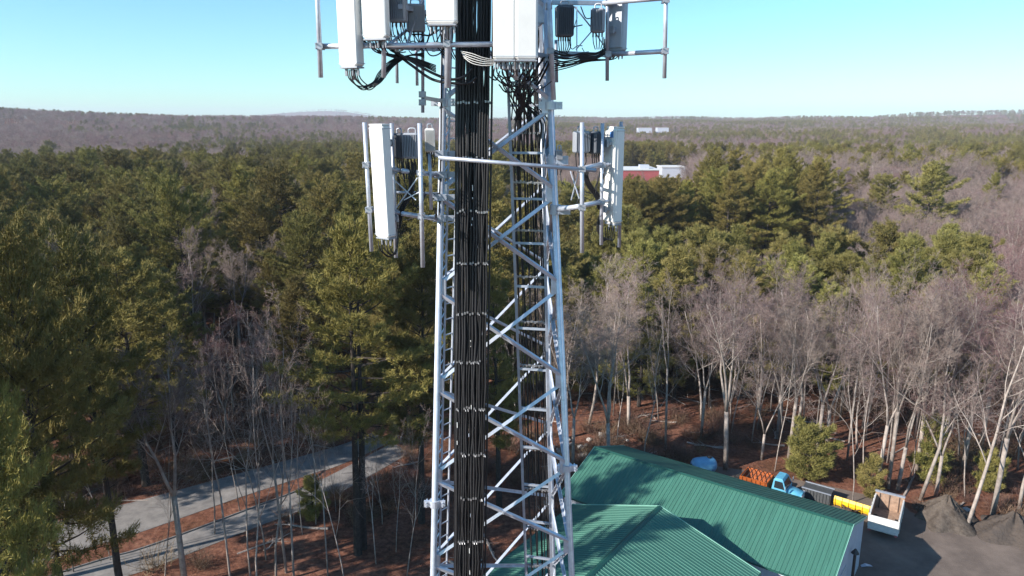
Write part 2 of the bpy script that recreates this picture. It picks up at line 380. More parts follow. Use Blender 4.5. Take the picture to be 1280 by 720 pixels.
def make_pine(seed, H, R, cb, per=22, lush=1.0, mat_n='needles', twin=False, nw=0.027, rnd_=0.55):
    rng = np.random.default_rng(seed); tr = MB(); C = []; A = []; LN = []
    stems = [(0.0, 0.0)] if not twin else [(-0.42, 0.1), (0.42, -0.1)]
    for sx, sy in stems:
        wob = rng.normal(0, 0.12, (9, 2)).cumsum(0) * 0.5
        zs = np.linspace(-0.3, H, 9); r0 = 0.0125 * H + 0.04
        pts = [(sx + wob[i, 0] * (i > 0), sy + wob[i, 1] * (i > 0), zs[i]) for i in range(9)]
        tr.path(pts, [max(0.025, r0 * (1 - 0.93 * (i / 8) ** 0.9)) for i in range(9)], 8)
    zb = cb * H; z = zb; lean = rng.uniform(0, 6.28)
    # dead lower stubs
    for k in range(7):
        zz = rng.uniform(0.45, 1.0) * zb; az = rng.uniform(0, 6.28); l = rng.uniform(0.5, 2.0)
        tr.tube((0, 0, zz), (math.cos(az) * l, math.sin(az) * l, zz + rng.uniform(-.2, .3)), 0.035, 0.01, 3, False)
    gapside = rng.uniform(0, 6.28)
    while z < H - 0.3:
        t = (z - zb) / (H - zb)
        prof = (0.62 + 1.5 * t) if t < 0.25 else 1.0 * ((1 - t) / 0.75) ** rnd_
        nb = int(rng.integers(4, 7)) if t < 0.85 else 3
        az0 = rng.uniform(0, 6.28); wl = rng.uniform(0.72, 1.15)
        for k in range(nb):
            az = az0 + 6.28 * k / nb + rng.normal(0, 0.25)
            L = max(0.5, R * prof * wl * rng.uniform(0.6, 1.18) * (1 + 0.14 * math.cos(az - lean)))
            if t < 0.5 and rng.random() < 0.14: continue
            el = math.radians(-4 + 46 * t ** 1.1 + rng.normal(0, 6)); up = math.radians(14 + 12 * rng.random())
            p = np.array([0, 0, z + rng.normal(0, .15)]); pts = [p.copy()]; nseg = 6
            for s_ in range(nseg):
                e = el + up * (s_ / nseg); d = np.array([math.cos(az) * math.cos(e), math.sin(az) * math.cos(e), math.sin(e)])
                p = p + d * L / nseg; pts.append(p.copy())
            pts = np.array(pts)
            tr.path([tuple(q) for q in pts[::2]], [0.02 + 0.012 * L, 0.018 + 0.006 * L, 0.014, 0.01][:len(pts[::2])], 3)
            nt_ = int(max(7, 7.5 * L * lush)); s = rng.uniform(0.28 if t < 0.6 else 0.08, 1.0, nt_) ** 0.8
            ii = s * nseg; i0 = np.minimum(ii.astype(int), nseg - 1); fr = (ii - i0)[:, None]
            pc = pts[i0] * (1 - fr) + pts[i0 + 1] * fr
            ax = unit(pts[i0 + 1] - pts[i0]); side = unit(np.cross(ax, [0, 0, 1.0]))
            latw = (0.20 * L + 0.25) * np.sin(np.clip(s, 0, 1) * 2.6 + 0.25)
            lat = rng.uniform(-1, 1, nt_) * latw
            c = pc + side * lat[:, None] - ax * (np.abs(lat) * 0.35)[:, None] + np.stack([np.zeros(nt_)] * 2 + [rng.normal(0.06, 0.13, nt_)], 1)
            C.append(c); A.append(unit(ax + side * (lat * 0.9)[:, None] + np.array([0, 0, 0.25]))); LN.append(rng.uniform(0.34, 0.56, nt_))
        z += rng.uniform(0.62, 1.15) * (1 if t < 0.8 else 0.6)
    # leader
    C.append(np.array([[0, 0, H - 0.5], [0, 0, H - 0.2], [0, 0, H]])); A.append(np.array([[0, 0, 1.0]] * 3)); LN.append(np.array([.5, .5, .5]))
    V, F = needle_tufts(rng, np.concatenate(C), np.concatenate(A), np.concatenate(LN), nw, per)
    crown = bulk_mesh('crown', V, F, [M[mat_n]])
    return tr.mesh('trunk', M['bark_pine']), crown

def make_bare(seed, H, spread, fork, stems, twig_mat='twigs', dens=1.0, lite=False, up_bias=0.10, rm=1.0):
    rng = np.random.default_rng(seed); tr = MB(); TW = []
    def grow(p, d, L, r, level):
        nseg = (6, 5, 4, 2, 1)[level]; pts = [np.array(p)]; dd = np.array(d); rs = [r]
        for s in range(nseg):
            dd = unit(dd + rng.normal(0, (0.10, 0.14, 0.18, 0.22, 0.25)[level], 3) + np.array([0, 0, up_bias]))
            pts.append(pts[-1] + dd * L / nseg); rs.append(max(r * (1 - 0.80 * (s + 1) / nseg), 0.0075))
        if level <= 2: tr.path([tuple(q) for q in pts], rs, (7, 5, 4)[level])
        else:
            for a, b, ra, rb in zip(pts[:-1], pts[1:], rs[:-1], rs[1:]): TW.append((a, b, ra, rb))
        if level >= (4 if not lite else 3): return
        nch = (9, 8, 7, 5)[level] * dens; nch = int(nch + rng.random())
        f0 = (0.30, 0.22, 0.15, 0.1)[level]
        for k in range(nch):
            f = f0 + (1 - f0) * (k + rng.random()) / nch; f = min(f, 0.98); ii = f * nseg; i0 = min(int(ii), nseg - 1); fr = ii - i0
            q = pts[i0] * (1 - fr) + pts[i0 + 1] * fr; ax = unit(pts[i0 + 1] - pts[i0])
            o = unit(np.cross(ax, rng.normal(0, 1, 3))); ang = math.radians((44, 46, 46, 42)[level] + rng.normal(0, 9)) * (spread if level == 0 else 1)
            cd = unit(ax * math.cos(ang) + o * math.sin(ang))
            cl = L * (0.46, 0.50, 0.50, 0.5)[level] * (1.15 - 0.6 * f) * rng.uniform(0.75, 1.25)
            cr = max(0.006, (rs[i0] * (1 - fr) + rs[i0 + 1] * fr) * (0.55, 0.55, 0.5, 0.6)[level])
            grow(q, cd, cl, min(cr, (0.12, 0.055, 0.028, 0.0105)[level]), level + 1)
    r0 = (0.0080 * H + 0.03) * rm
    if stems == 1:
        grow((0, 0, -0.2), (rng.normal(0, .05), rng.normal(0, .05), 1), H * 0.93, r0, 0)
    else:
        top = np.array([rng.normal(0, .15), rng.normal(0, .15), fork * H]); tr.path([(0, 0, -0.2), tuple(top * 0.5), tuple(top)], [r0 * 1.3, r0 * 1.12, r0 * 1.05], 8)
        a0 = rng.uniform(0, 6.28)
        for k in range(stems):
            az = a0 + 6.28 * k / stems + rng.normal(0, .3); tl = math.radians(rng.uniform(10, 22) * spread)
            grow(top * 0.98, (math.cos(az) * math.sin(tl), math.sin(az) * math.sin(tl), math.cos(tl)), H * (1 - fork) * rng.uniform(0.82, 1.0), r0 * 0.72, 0)
    a = np.array([t[0] for t in TW]); b = np.array([t[1] for t in TW]); ra = np.array([t[2] for t in TW]); rb = np.array([t[3] for t in TW])
    if lite: ra = ra * 2.2 + 0.02; rb = rb * 2.2 + 0.015
    d = unit(b - a); s = unit(np.cross(d, rng.normal(0, 1, d.shape))); u = np.cross(d, s)
    V = np.stack([a + s * ra[:, None], a - 0.5 * s * ra[:, None] + .87 * u * ra[:, None], a - 0.5 * s * ra[:, None] - .87 * u * ra[:, None],
                  b + s * rb[:, None], b - 0.5 * s * rb[:, None] + .87 * u * rb[:, None], b - 0.5 * s * rb[:, None] - .87 * u * rb[:, None]], 1).reshape(-1, 3)
    k = np.arange(len(a))[:, None] * 6
    F = np.concatenate([k + np.array([[0, 1, 4, 3]]), k + np.array([[1, 2, 5, 4]]), k + np.array([[2, 0, 3, 5]])])
    crown = bulk_mesh('crown', V, F, [M[twig_mat]])
    return tr.mesh('trunk', M['bark_grey'], True), crown

PINES = [make_pine(11 + i, 25, R, cb, 18, 1.1, rnd_=rr) for i, (R, cb, rr) in enumerate([(6.2, .34, .52), (7.2, .40, .42), (5.6, .30, .62), (7.6, .38, .42), (6.6, .28, .48)])]
PINE_TWIN = make_pine(31, 28, 7.6, .40, 20, 1.1, twin=True)
PINES_PALE = [make_pine(41 + i, 18, R, .14, 20, 1.15, 'needles_pale', rnd_=.5) for i, R in enumerate((5.4, 5.9, 4.8))]
PINE_YOUNG = [make_pine(51 + i, 6, R, .10, 18, 2.6, 'needles_pale', rnd_=.5) for i, R in enumerate((2.0, 2.9))]
BARE = [make_bare(61, 20, 1.0, .3, 1, dens=1.15), make_bare(62, 20, .9, .34, 2, dens=1.1), make_bare(63, 20, 1.15, .30, 3), make_bare(64, 20, .8, .4, 2, dens=1.1), make_bare(65, 20, .85, .3, 1, dens=1.15), make_bare(66, 20, 1.0, .22, 2, dens=1.1)]
BARE_RED = [make_bare(71, 18, 1.0, .3, 1, 'twigs_red'), make_bare(72, 18, 1.1, .3, 2, 'twigs_red'), make_bare(73, 18, 1.0, .35, 3, 'twigs_red')]
BARE_THIN = [make_bare(81, 20, .75, .3, 1, dens=0.72, rm=.55), make_bare(82, 20, .8, .3, 1, dens=0.8, rm=.6), make_bare(83, 20, .7, .5, 2, dens=0.62, rm=.6)]

def tree(name, proto, x, y, sc, label, cat='tree', group=None, rz=None, widen=1.0, lean=0.0):
    o = empty(name, (x, y, float(terrain(x, y))), rnd.uniform(0, 6.28) if rz is None else rz)
    o.rotation_euler[0] = rnd.gauss(0, 0.02) + lean; o.rotation_euler[1] = rnd.gauss(0, 0.02)
    o.scale = (sc * widen, sc * widen, sc)
    place('trunk', proto[0], o); place('crown', proto[1], o)
    return tag(o, label, cat, group)
rnd = random.Random(4)
# exec continues in the following sections

# ------------------------------------------------------------------ green-roofed buildings
U = Vector((0.805, -0.593, 0)).normalized(); N = Vector((-0.593, -0.805, 0)).normalized()
def gable_building(name, mid, rz, length, hw, zr, ze, label, oh=0.35, doors=(), wall_in=0.55):
    """local x along the ridge, roof panels run down both slopes"""
    root = empty(name, mid, rz); tag(root, label, 'building')
    hl = length / 2; sl = math.hypot(hw, zr - ze); pitch = math.atan2(zr - ze, hw); wy = hw - wall_in; wx = hl - oh
    zw = zr - wy * math.tan(pitch) - 0.16          # wall top under the slab
    zp = zr - 0.17
    for s in (-1, 1):
        m = MB(); m.add([(-wx * 1, s * wy, 0), (wx, s * wy, 0), (wx, s * wy, zw), (-wx, s * wy, zw), (-wx, s * (wy - .15), 0), (wx, s * (wy - .15), 0), (wx, s * (wy - .15), zw), (-wx, s * (wy - .15), zw)],
              [(0, 1, 2, 3), (7, 6, 5, 4), (0, 4, 5, 1), (3, 2, 6, 7), (0, 3, 7, 4), (1, 5, 6, 2)])
        k = int(2 * wx / 0.4)
        for i in range(1, k): m.box((-wx + i * 2 * wx / k, s * (wy + .008), zw / 2), (.05, .03, zw - 0.02))
        m.build('wall', M['siding'], root)
        m = MB(); g = wx + 0.012; q = wy + 0.012
        pr = [(-q, 0), (q, 0), (q, zw - .01), (0, zp - .01), (-q, zw - .01)]
        m.add([(s * g, y, z) for y, z in pr] + [(s * (g - .15), y, z) for y, z in pr], [(0, 1, 2, 3, 4), (9, 8, 7, 6, 5)] + [(i, (i + 1) % 5, 5 + (i + 1) % 5, 5 + i) for i in range(5)])
        k = int(2 * q / 0.4)
        for i in range(1, k):
            y = -q + i * 2 * q / k; h = zp - .05 - abs(y) * math.tan(pitch); m.box((s * (g + .008), y, h / 2), (.03, .05, h))
        m.build('wall', M['siding'], root)
    # roof: slab, then ribbed panels one by one, ridge cap, rake and eave trim
    npan = max(1, round(length / 0.92)); pw = length / npan
    prof = []; nr = 3
    for i in range(nr):
        c = (i + 0.5) * pw / nr; prof += [(c - .042, 0), (c - .02, .035), (c + .02, .035), (c + .042, 0)]
    prof = [(0.004, 0)] + prof + [(pw - .004, 0)]
    pm = MB(); n = len(prof)
    for r_ in (0.06, sl): pm.add([(x, -r_, z) for x, z in prof], [])
    pm.f = [(i, n + i, n + i + 1, i + 1) for i in range(n - 1)]; pm.m = [0] * (n - 1)
    pme = pm.mesh('roof_panel', M['roof'])
    roof = MB()
    ct, st = math.cos(pitch), math.sin(pitch)
    for s in (-1, 1):
        a = Vector((0, 0, zr)); 
        for x0, x1 in ((-hl, hl),):
            t = 0.10
            vs = [(x0, 0, zr - .012), (x1, 0, zr - .012), (x1, s * hw, ze - .012), (x0, s * hw, ze - .012), (x0, 0, zr - t - .012), (x1, 0, zr - t - .012), (x1, s * hw, ze - t - .012), (x0, s * hw, ze - t - .012)]
            roof.add(vs, [(0, 1, 2, 3), (7, 6, 5, 4), (2, 6, 7, 3), (0, 3, 7, 4), (1, 5, 6, 2)])
    ro = roof.build('roof', M['trim'], root)
    for s in (-1, 1):
        for i in range(npan):
            if s < 0: place('roof_panel', pme, ro, (-hl + i * pw, 0, zr + .004), (pitch, 0, 0))
            else: place('roof_panel', pme, ro, (hl - i * pw, 0, zr + .004), (pitch, 0, math.pi))
    m = MB()
    for s in (-1, 1): m.add([(-hl, 0, zr + .075), (hl, 0, zr + .075), (hl, s * .22 * ct, zr + .055 - .22 * st), (-hl, s * .22 * ct, zr + .055 - .22 * st)], [(0, 1, 2, 3)])
    m.build('ridge_cap', M['trim'], ro)
    for sx in (-1, 1):
        for s in (-1, 1):
            m = MB(); m.bar((sx * (hl + .02), 0, zr - .02), (sx * (hl + .02), s * hw, ze - .02), .05, .17); m.build('rake_trim', M['trim_light'], ro)
    for s in (-1, 1):
        m = MB(); m.bar((-hl, s * (hw + .04), ze - .06), (hl, s * (hw + .04), ze - .06), .08, .12); m.build('gutter', M['trim'], ro)
    return root, hl, wx, wy
main_mid = Vector((25.56, 48.44, 0)) - U * 11.1
RZ = math.atan2(U.y, U.x)
main_b, hl, wx, wy = gable_building('main_building', main_mid, RZ, 22.2, 5.9, 6.5, 4.35, 'long white shed with a green ribbed metal roof, its shaded gable facing the yard', oh=0.10)
gxp = wx + .03
def on_gable(name, y0, y1, z0, z1, mt, d=0.05):
    m = MB(); m.box((gxp + d / 2, (y0 + y1) / 2, (z0 + z1) / 2), (d, y1 - y0, z1 - z0)); return m.build(name, mt, main_b)
dr = on_gable('garage_door', -4.2, -0.9, 0.02, 3.6, M['door'])
for k in range(5):
    m = MB(); m.box((gxp + .07, -2.55, 0.4 + k * 0.7), (.03, 3.2, .05)); m.build('door_panel', M['siding'], dr)
m = MB(); m.path(curve_pts([(gxp + .35, 0.4, 0), (gxp + .35, 0.4, 3.4), (gxp + .35, 0.4, 4.1)], 3), .11, 10); m.lathe([(.10, 0), (.30, .02), (.24, .12), (.06, .38), (0, .40)], (gxp + .35, .4, 4.0), 12); m.build('flue_pipe', M['black'], main_b)
dr2 = on_gable('door', 2.2, 3.2, 0.02, 2.15, M['door']); m = MB(); m.box((gxp + .08, 2.35, 1.05), (.06, .12, .05)); m.build('handle', M['steel'], dr2)
wing_apex = Vector((11.21, 49.35, 0)); wl = 18.0
gable_building('front_building', wing_apex + N * (wl / 2), math.atan2(N.y, N.x), wl, 7.75, 7.5, 5.0, 'taller green-roofed building in front of the long shed, ridge pointing toward the tower')

# ------------------------------------------------------------------ far buildings
def block(name, x0, x1, Yd, py_top, hgt, depth, wall, roof, label, n_bays=8):
    a = at(x0, py_top, Yd); b = at(x1, py_top, Yd); zt = a.z; root = empty(name, ((a.x + b.x) / 2, Yd, zt - hgt)); tag(root, label, 'building')
    w = b.x - a.x; m = MB(); m.box((0, depth / 2, hgt / 2), (w, depth, hgt)); m.build('wall', wall, root)
    m = MB(); m.box((0, depth / 2, hgt + .25), (w + .8, depth + .8, .5)); m.build('roof', roof, root)
    for k in range(n_bays):
        m = MB(); m.box((-w / 2 + (k + .5) * w / n_bays, -.06, hgt * .55), (w / n_bays * .45, .12, hgt * .3)); m.build('window', M['glass'], root)
    return root, w
wh, w = block('warehouse', 748, 824, 385, 213, 8.5, 26, M['brickred'], M['flatroof'], 'long red warehouse with a pale flat roof beyond the pines', 0)
m = MB(); m.box((w * .30, 10, 9.9), (5, 5, 2)); m.build('roof_unit', M['siding'], wh)
m = MB(); m.box((-w * .2, 15, 9.5), (8, 4, 1.2)); m.build('roof_unit', M['flatroof'], wh)
block('warehouse', 828, 858, 430, 209.5, 6, 16, M['siding'], M['flatroof'], 'low pale building beside the red warehouse', 0)
block('school_building', 798, 815, 1420, 160.2, 9, 20, M['siding'], M['flatroof'], 'far white building on the wooded ridge, the wider of two', 0)
block('school_building', 822, 836, 1430, 160.0, 9, 20, M['siding'], M['flatroof'], 'far white building on the wooded ridge, the narrower of two', 0)
def house(px, py, Yd, w, label, rz=0.3):
    p = at(px, py, Yd); root = empty('house', (p.x, Yd, p.z - 8), rz); tag(root, label, 'house')
    m = MB(); m.box((0, 0, 3), (w, 8, 6)); m.build('wall', M['siding'], root)
    m = MB(); m.add([(-w / 2 - .4, -4.5, 6), (w / 2 + .4, -4.5, 6), (w / 2 + .4, 4.5, 6), (-w / 2 - .4, 4.5, 6), (-w / 2 - .4, 0, 9), (w / 2 + .4, 0, 9)], [(0, 1, 5, 4), (2, 3, 4, 5), (0, 4, 3), (1, 2, 5), (3, 2, 1, 0)]); m.build('roof', M['flatroof'], root)
    for k in (-1, 1):
        m = MB(); m.box((k * w * .25, -4.05, 3.4), (1.6, .1, 1.8)); m.build('window', M['glass'], root)
house(1061, 218, 330, 9, 'pale house roof showing between pines in the middle distance')
house(1262, 222, 360, 12, 'pale house at the right edge above the bare treetops', -.2)

# ------------------------------------------------------------------ vehicles and yard things
def wheel(parent, x, y, r=.5, w=.28):
    m = MB(); m.tube((x, y - w / 2, r), (x, y + w / 2, r), r, n=18); o = m.build('wheel', M['rubber'], parent)
    s = 1 if y > 0 else -1; m = MB(); m.tube((x, y + s * (w / 2 - .02), r), (x, y + s * (w / 2 + .03), r), r * .55, r * .4, n=14); m.build('rim', M['steel_dull'], o)
t = empty('spreader_truck', Vector((24.95, 64.3, 0)), RZ); tag(t, 'light blue truck with an orange spreader body parked behind the long shed', 'truck')
m = MB(); m.bar((-3.4, -.45, .75), (3.2, -.45, .75), .16, .22); m.bar((-3.4, .45, .75), (3.2, .45, .75), .16, .22); m.build('chassis', M['black'], t)
# cab
m = MB(); vs = []
for z, x0, x1, hw_ in ((.7, .75, 2.1, 1.0), (1.6, .75, 2.1, 1.02), (2.45, .85, 1.75, .88), (2.6, .98, 1.6, .74)):
    vs += [(x0, -hw_, z), (x1, -hw_, z), (x1, hw_, z), (x0, hw_, z)]
m.add(vs, [(4 * k + i, 4 * k + (i + 1) % 4, 4 * k + 4 + (i + 1) % 4, 4 * k + 4 + i) for k in range(3) for i in range(4)] + [(12, 13, 14, 15), (3, 2, 1, 0)]); cab = m.build('cab', M['blue_paint'], t)
def quad_panel(name, pts, mt, parent, off):
    off = Vector(off); m = MB(); m.add([Vector(p) + off for p in pts] + [Vector(p) - off * .2 for p in pts], [(0, 1, 2, 3), (7, 6, 5, 4)] + [(i, (i + 1) % 4, 4 + (i + 1) % 4, 4 + i) for i in range(4)]); return m.build(name, mt, parent)
quad_panel('windscreen', [(2.06, -.86, 1.68), (2.06, .86, 1.68), (1.78, .74, 2.36), (1.78, -.74, 2.36)], M['glass'], cab, (.02, 0, .008))
for s in (-1, 1): quad_panel('side_window', [(.95, s * 1.0, 1.68), (1.95, s * 1.0, 1.68), (1.68, s * .895, 2.36), (.98, s * .895, 2.36)], M['glass'], cab, (0, s * .02, .005))
quad_panel('rear_window', [(.78, .6, 1.75), (.78, -.6, 1.75), (.83, -.55, 2.3), (.83, .55, 2.3)], M['glass'], cab, (-.02, 0, 0))
m = MB(); vs = []
for x, hw_, zt in ((2.08, .80, 1.62), (2.6, .76, 1.60), (3.2, .66, 1.50), (3.38, .56, 1.36)):
    vs += [(x, -hw_, .75), (x, -hw_, zt - .22), (x, -hw_ * .55, zt), (x, hw_ * .55, zt), (x, hw_, zt - .22), (x, hw_, .75)]
m.add(vs, [(6 * k + i, 6 * k + (i + 1) % 6, 6 * k + 6 + (i + 1) % 6, 6 * k + 6 + i) for k in range(3) for i in range(6)] + [(0, 1, 2, 3, 4, 5), (23, 22, 21, 20, 19, 18)]); hood = m.build('hood', M['blue_paint'], t, True)
m = MB(); m.box((3.42, 0, 1.02), (.06, .9, .5)); m.build('grille', M['steel'], hood)
for s in (-1, 1):
    m = MB(); pts = [(2.1, s * .98, .72), (2.25, s * .98, 1.05), (2.7, s * .98, 1.2), (3.15, s * .98, 1.05), (3.35, s * .95, .72)]
    m.add([(x, s * .62, z + .03) for x, y, z in pts] + [(x, s * 1.12, z) for x, y, z in pts] + [(x, s * 1.14, z - .14) for x, y, z in pts], [(i, i + 1, 6 + i, 5 + i) for i in range(4)] + [(5 + i, 6 + i, 11 + i, 10 + i) for i in range(4)]); m.build('fender', M['blue_paint'], t, True)
    m = MB(); m.lathe([(0, .0), (.13, .0), (.15, .06), (.1, .12), (0, .13)], (3.28, s * .85, 1.12), 12); m.build('headlight', M['radome'], t)
    m = MB(); m.path([(1.95, s * 1.0, 1.7), (2.1, s * 1.3, 1.75), (2.1, s * 1.3, 2.2)], .02); m.box((2.1, s * 1.3, 2.0), (.05, .2, .4)); m.build('mirror', M['steel_dull'], t)
    wheel(t, 2.7, s * .9); wheel(t, -1.9, s * .9); wheel(t, -2.95, s * .9)
# orange v-box body
m = MB(); L0, L1 = -2.3, .3
sec = [(-.35, .95), (-1.15, 1.6), (-1.18, 1.95), (-1.10, 1.97), (-1.05, 1.65), (-.25, 1.05), (.25, 1.05), (1.05, 1.65), (1.10, 1.97), (1.18, 1.95), (1.15, 1.6), (.35, .95)]
m.add([(L0, y, z) for y, z in sec] + [(L1, y, z) for y, z in sec], [(i, (i + 1) % 12, 12 + (i + 1) % 12, 12 + i) for i in range(12)]); body = m.build('spreader_body', M['orange'], t)
for x in (L0, L1):
    m = MB(); m.add([(x - .03, y, z) for y, z in ((-.35, .95), (-1.15, 1.6), (-1.18, 1.93), (1.18, 1.93), (1.15, 1.6), (.35, .95))] + [(x + .03, y, z) for y, z in ((-.35, .95), (-1.15, 1.6), (-1.18, 1.93), (1.18, 1.93), (1.15, 1.6), (.35, .95))], [(0, 1, 2, 3, 4, 5), (11, 10, 9, 8, 7, 6)] + [(i, (i + 1) % 6, 6 + (i + 1) % 6, 6 + i) for i in range(6)]); m.build('end_plate', M['orange'], body)
for k in range(6):
    x = L0 + .2 + k * .44
    for s in (-1, 1):
        m = MB(); m.bar((x, s * .45, .98), (x, s * 1.22, 1.6), .08, .06); m.bar((x, s * 1.22, 1.6), (x, s * 1.23, 1.93), .08, .06); m.build('rib', M['orange'], body)
    m = MB(); m.bar((x, -1.12, 2.0), (x, 1.12, 2.0), .06, .06); m.build('grate_bar', M['rust'], body)

# blue tank
t = empty('water_tank', (19.7, 67.9, .35), 0.15); tag(t, 'rounded light blue tank in the shade behind the shed roof', 'tank')
m = MB(); vs = []; nn = 20; ks = [(-1.3, .25), (-1.22, .55), (-1.0, .78), (-.5, .86), (0, .87), (.5, .86), (1.0, .78), (1.22, .55), (1.3, .25)]
for x, r_ in ks:
    for i in range(nn):
        a_ = 2 * math.pi * i / nn; vs.append((x, r_ * math.cos(a_), 1.15 + r_ * math.sin(a_) * .95))
m.add(vs, [(k * nn + i, k * nn + (i + 1) % nn, (k + 1) * nn + (i + 1) % nn, (k + 1) * nn + i) for k in range(8) for i in range(nn)] + [tuple(range(nn)), tuple(range(9 * nn - 1, 8 * nn - 1, -1))]); m.build('tank_body', M['tank'], t, True)
m = MB(); m.lathe([(.24, -.05), (.24, .1), (.2, .16), (0, .18)], (.55, 0, 1.95), 14); m.build('lid', M['black'], t)
for x in (-.7, .7):
    m = MB(); m.box((x, 0, .08), (.18, 1.3, .86)); m.build('cradle', M['steel_dull'], t)
# grey corrugated box
t = empty('metal_container', (29.7, 63.6, 0), RZ); tag(t, 'low grey ribbed metal container behind the yellow plow', 'container')
m = MB(); m.box((0, 0, .7), (2.6, 1.4, 1.0)); m.build('box_body', M['grey_metal'], t)
for k in range(9):
    for s in (-1, 1):
        m = MB(); m.box((-1.16 + k * .29, s * .735, .7), (.13, .08, .94)); m.build('rib', M['grey_metal'], t)
m = MB()
for s in (-1, 1): m.bar((-1.35, s * .7, 1.23), (1.35, s * .7, 1.23), .1, .09)
m.build('rim', M['steel_dull'], t)
m = MB(); m.box((0, 0, .1), (2.6, 1.2, .2)); m.build('skid', M['rust'], t)
# yellow plow
t = empty('snow_plow', (32.0, 61.4, 0), RZ - .05); tag(t, 'yellow snow plow blade lying beside the trailer', 'snow plow')
m = MB(); pr = [(.28, .05), (.10, .22), (.0, .5), (.02, .8), (.16, 1.05)]
m.add([(x, y, z) for x in (-1.6, 1.6) for y, z in pr] + [(x, y - .05, z) for x in (-1.6, 1.6) for y, z in pr],
      [(i, i + 1, 6 + i, 5 + i) for i in range(4)] + [(10 + i, 15 + i, 16 + i, 11 + i) for i in range(4)] + [(4, 14, 19, 9)[::1], (0, 5, 15, 10)]); m.build('blade', M['yellow'], t)
for k in range(6):
    x = -1.5 + k * .6; m = MB()
    for (y0, z0), (y1, z1) in zip(pr[:-1], pr[1:]): m.bar((x, y0 - .1, z0), (x, y1 - .1, z1), .06, .12)
    m.build('rib', M['yellow'], t)
m = MB(); m.bar((-1.6, .2, .06), (1.6, .2, .06), .04, .14); m.build('cutting_edge', M['rust'], t)
m = MB(); m.bar((-.5, -.1, .3), (0, -1.3, .35), .12, .12); m.bar((.5, -.1, .3), (0, -1.3, .35), .12, .12); m.bar((-.6, -.35, .35), (.6, -.35, .35), .14, .14); m.tube((-.3, -.9, .45), (-.75, -.15, .5), .06); m.tube((.3, -.9, .45), (.75, -.15, .5), .06); m.box((0, -1.25, .6), (.35, .3, .6)); m.build('mounting_frame', M['rust'], t)
# dump trailer
t = empty('dump_trailer', (33.75, 58.6, 0), RZ + .06); tag(t, 'open dump trailer with a white tailgate and bare wooden lining beside the shed', 'trailer')
W, Lg, z0, z1 = 2.3, 4.1, .8, 2.05
m = MB(); m.box((0, 0, z0 - .05), (W, Lg, .1)); m.build('floor', M['wood'], t)
for s in (-1, 1):
    m = MB(); m.box((s * W / 2, 0, (z0 + z1) / 2), (.07, Lg, z1 - z0)); sd = m.build('side_wall', M['wood'], t)
    m = MB(); m.bar((s * W / 2, -Lg / 2, z1 + .05), (s * W / 2, Lg / 2, z1 + .05), .12, .1); m.build('top_rail', M['white_paint'], sd)
    for k in range(6):
        m = MB(); m.box((s * (W / 2 + .075), -Lg / 2 + .2 + k * .74, (z0 + z1) / 2), (.08, .09, z1 - z0)); m.build('stake', M['white_paint'], sd)
    for y in (-.55, .45):
        m = MB(); m.tube((s * .85 - .13, y, .42), (s * .85 + .13, y, .42), .42, n=18); wo = m.build('wheel', M['rubber'], t)
        m = MB(); m.tube((s * .99, y, .42), (s * 1.01, y, .42), .22, n=14); m.build('rim', M['white_paint'], wo)
m = MB(); m.box((0, Lg / 2 + .04, (z0 + z1) / 2 + .15), (W + .1, .08, z1 - z0 + .3)); hd = m.build('headboard', M['wood'], t)
m = MB(); m.bar((-W / 2 - .08, Lg / 2 + .06, z1 + .38), (W / 2 + .08, Lg / 2 + .06, z1 + .38), .22, .14); m.build('cap_rail', M['steel_dull'], hd)
for k in range(3):
    m = MB(); m.box(((-.8, 0, .8)[k], Lg / 2 - .03, (z0 + z1) / 2 + .12), (.08, .05, z1 - z0 + .2)); m.build('post', M['rust'], hd)
m = MB(); m.box((0, -Lg / 2 - .05, (z0 + z1) / 2 - .08), (W + .12, .09, z1 - z0 + .1)); tg = m.build('tailgate', M['white_paint'], t)
for z in (z0 + .05, (z0 + z1) / 2, z1 - .12):
    m = MB(); m.bar((-W / 2, -Lg / 2 - .12, z), (W / 2, -Lg / 2 - .12, z), .06, .09); m.build('gate_rib', M['white_paint'], tg)
for s in (-1, 1):
    m = MB(); m.box((s * (W / 2 - .1), -Lg / 2 - .12, .62), (.25, .06, .14)); m.build('tail_light', M['brickred'], t)
    m = MB(); m.bar((s * .5, -Lg / 2, .65), (s * .5, Lg / 2, .65), .12, .2); m.build('chassis_beam', M['black'], t)
m = MB(); m.bar((-.5, Lg / 2, .6), (0, Lg / 2 + 1.4, .55), .1, .12); m.bar((.5, Lg / 2, .6), (0, Lg / 2 + 1.4, .55), .1, .12); m.build('drawbar', M['black'], t)

# soil heaps and stones
def heap(c, r, h, mt, label, seed, sx=1.0):
    g_ = np.random.default_rng(seed); m = MB(); n, k = 64, 26; ph = g_.uniform(0, 6.28, 8); amp = g_.uniform(.03, .09, 8)
    vs = [(0, 0, h)]
    for j in range(1, k + 1):
        t_ = j / k
        for i in range(n):
            a_ = 6.2832 * i / n; rr = r * (1 + sum(amp[q] * math.sin((q + 1) * a_ + ph[q]) for q in range(8)))
            z = h * ((1 - t_) ** 1.15 * .92 + .08 * (1 - t_ * t_)) * (1 + .10 * math.sin(5 * a_ + ph[0] + 3 * t_)) + g_.normal(0, .045) * min(1, 4 * (1 - t_)) if j < k else -.05
            vs.append((rr * t_ * math.cos(a_) * sx, rr * t_ * math.sin(a_), z))
    fs = [(0, 1 + i, 1 + (i + 1) % n) for i in range(n)] + [(1 + (j - 1) * n + i, 1 + j * n + i, 1 + j * n + (i + 1) % n, 1 + (j - 1) * n + (i + 1) % n) for j in range(1, k) for i in range(n)]
    m.add(vs, fs); o = m.build('soil_heap', mt, None, True, c); return tag(o, label, 'soil heap')
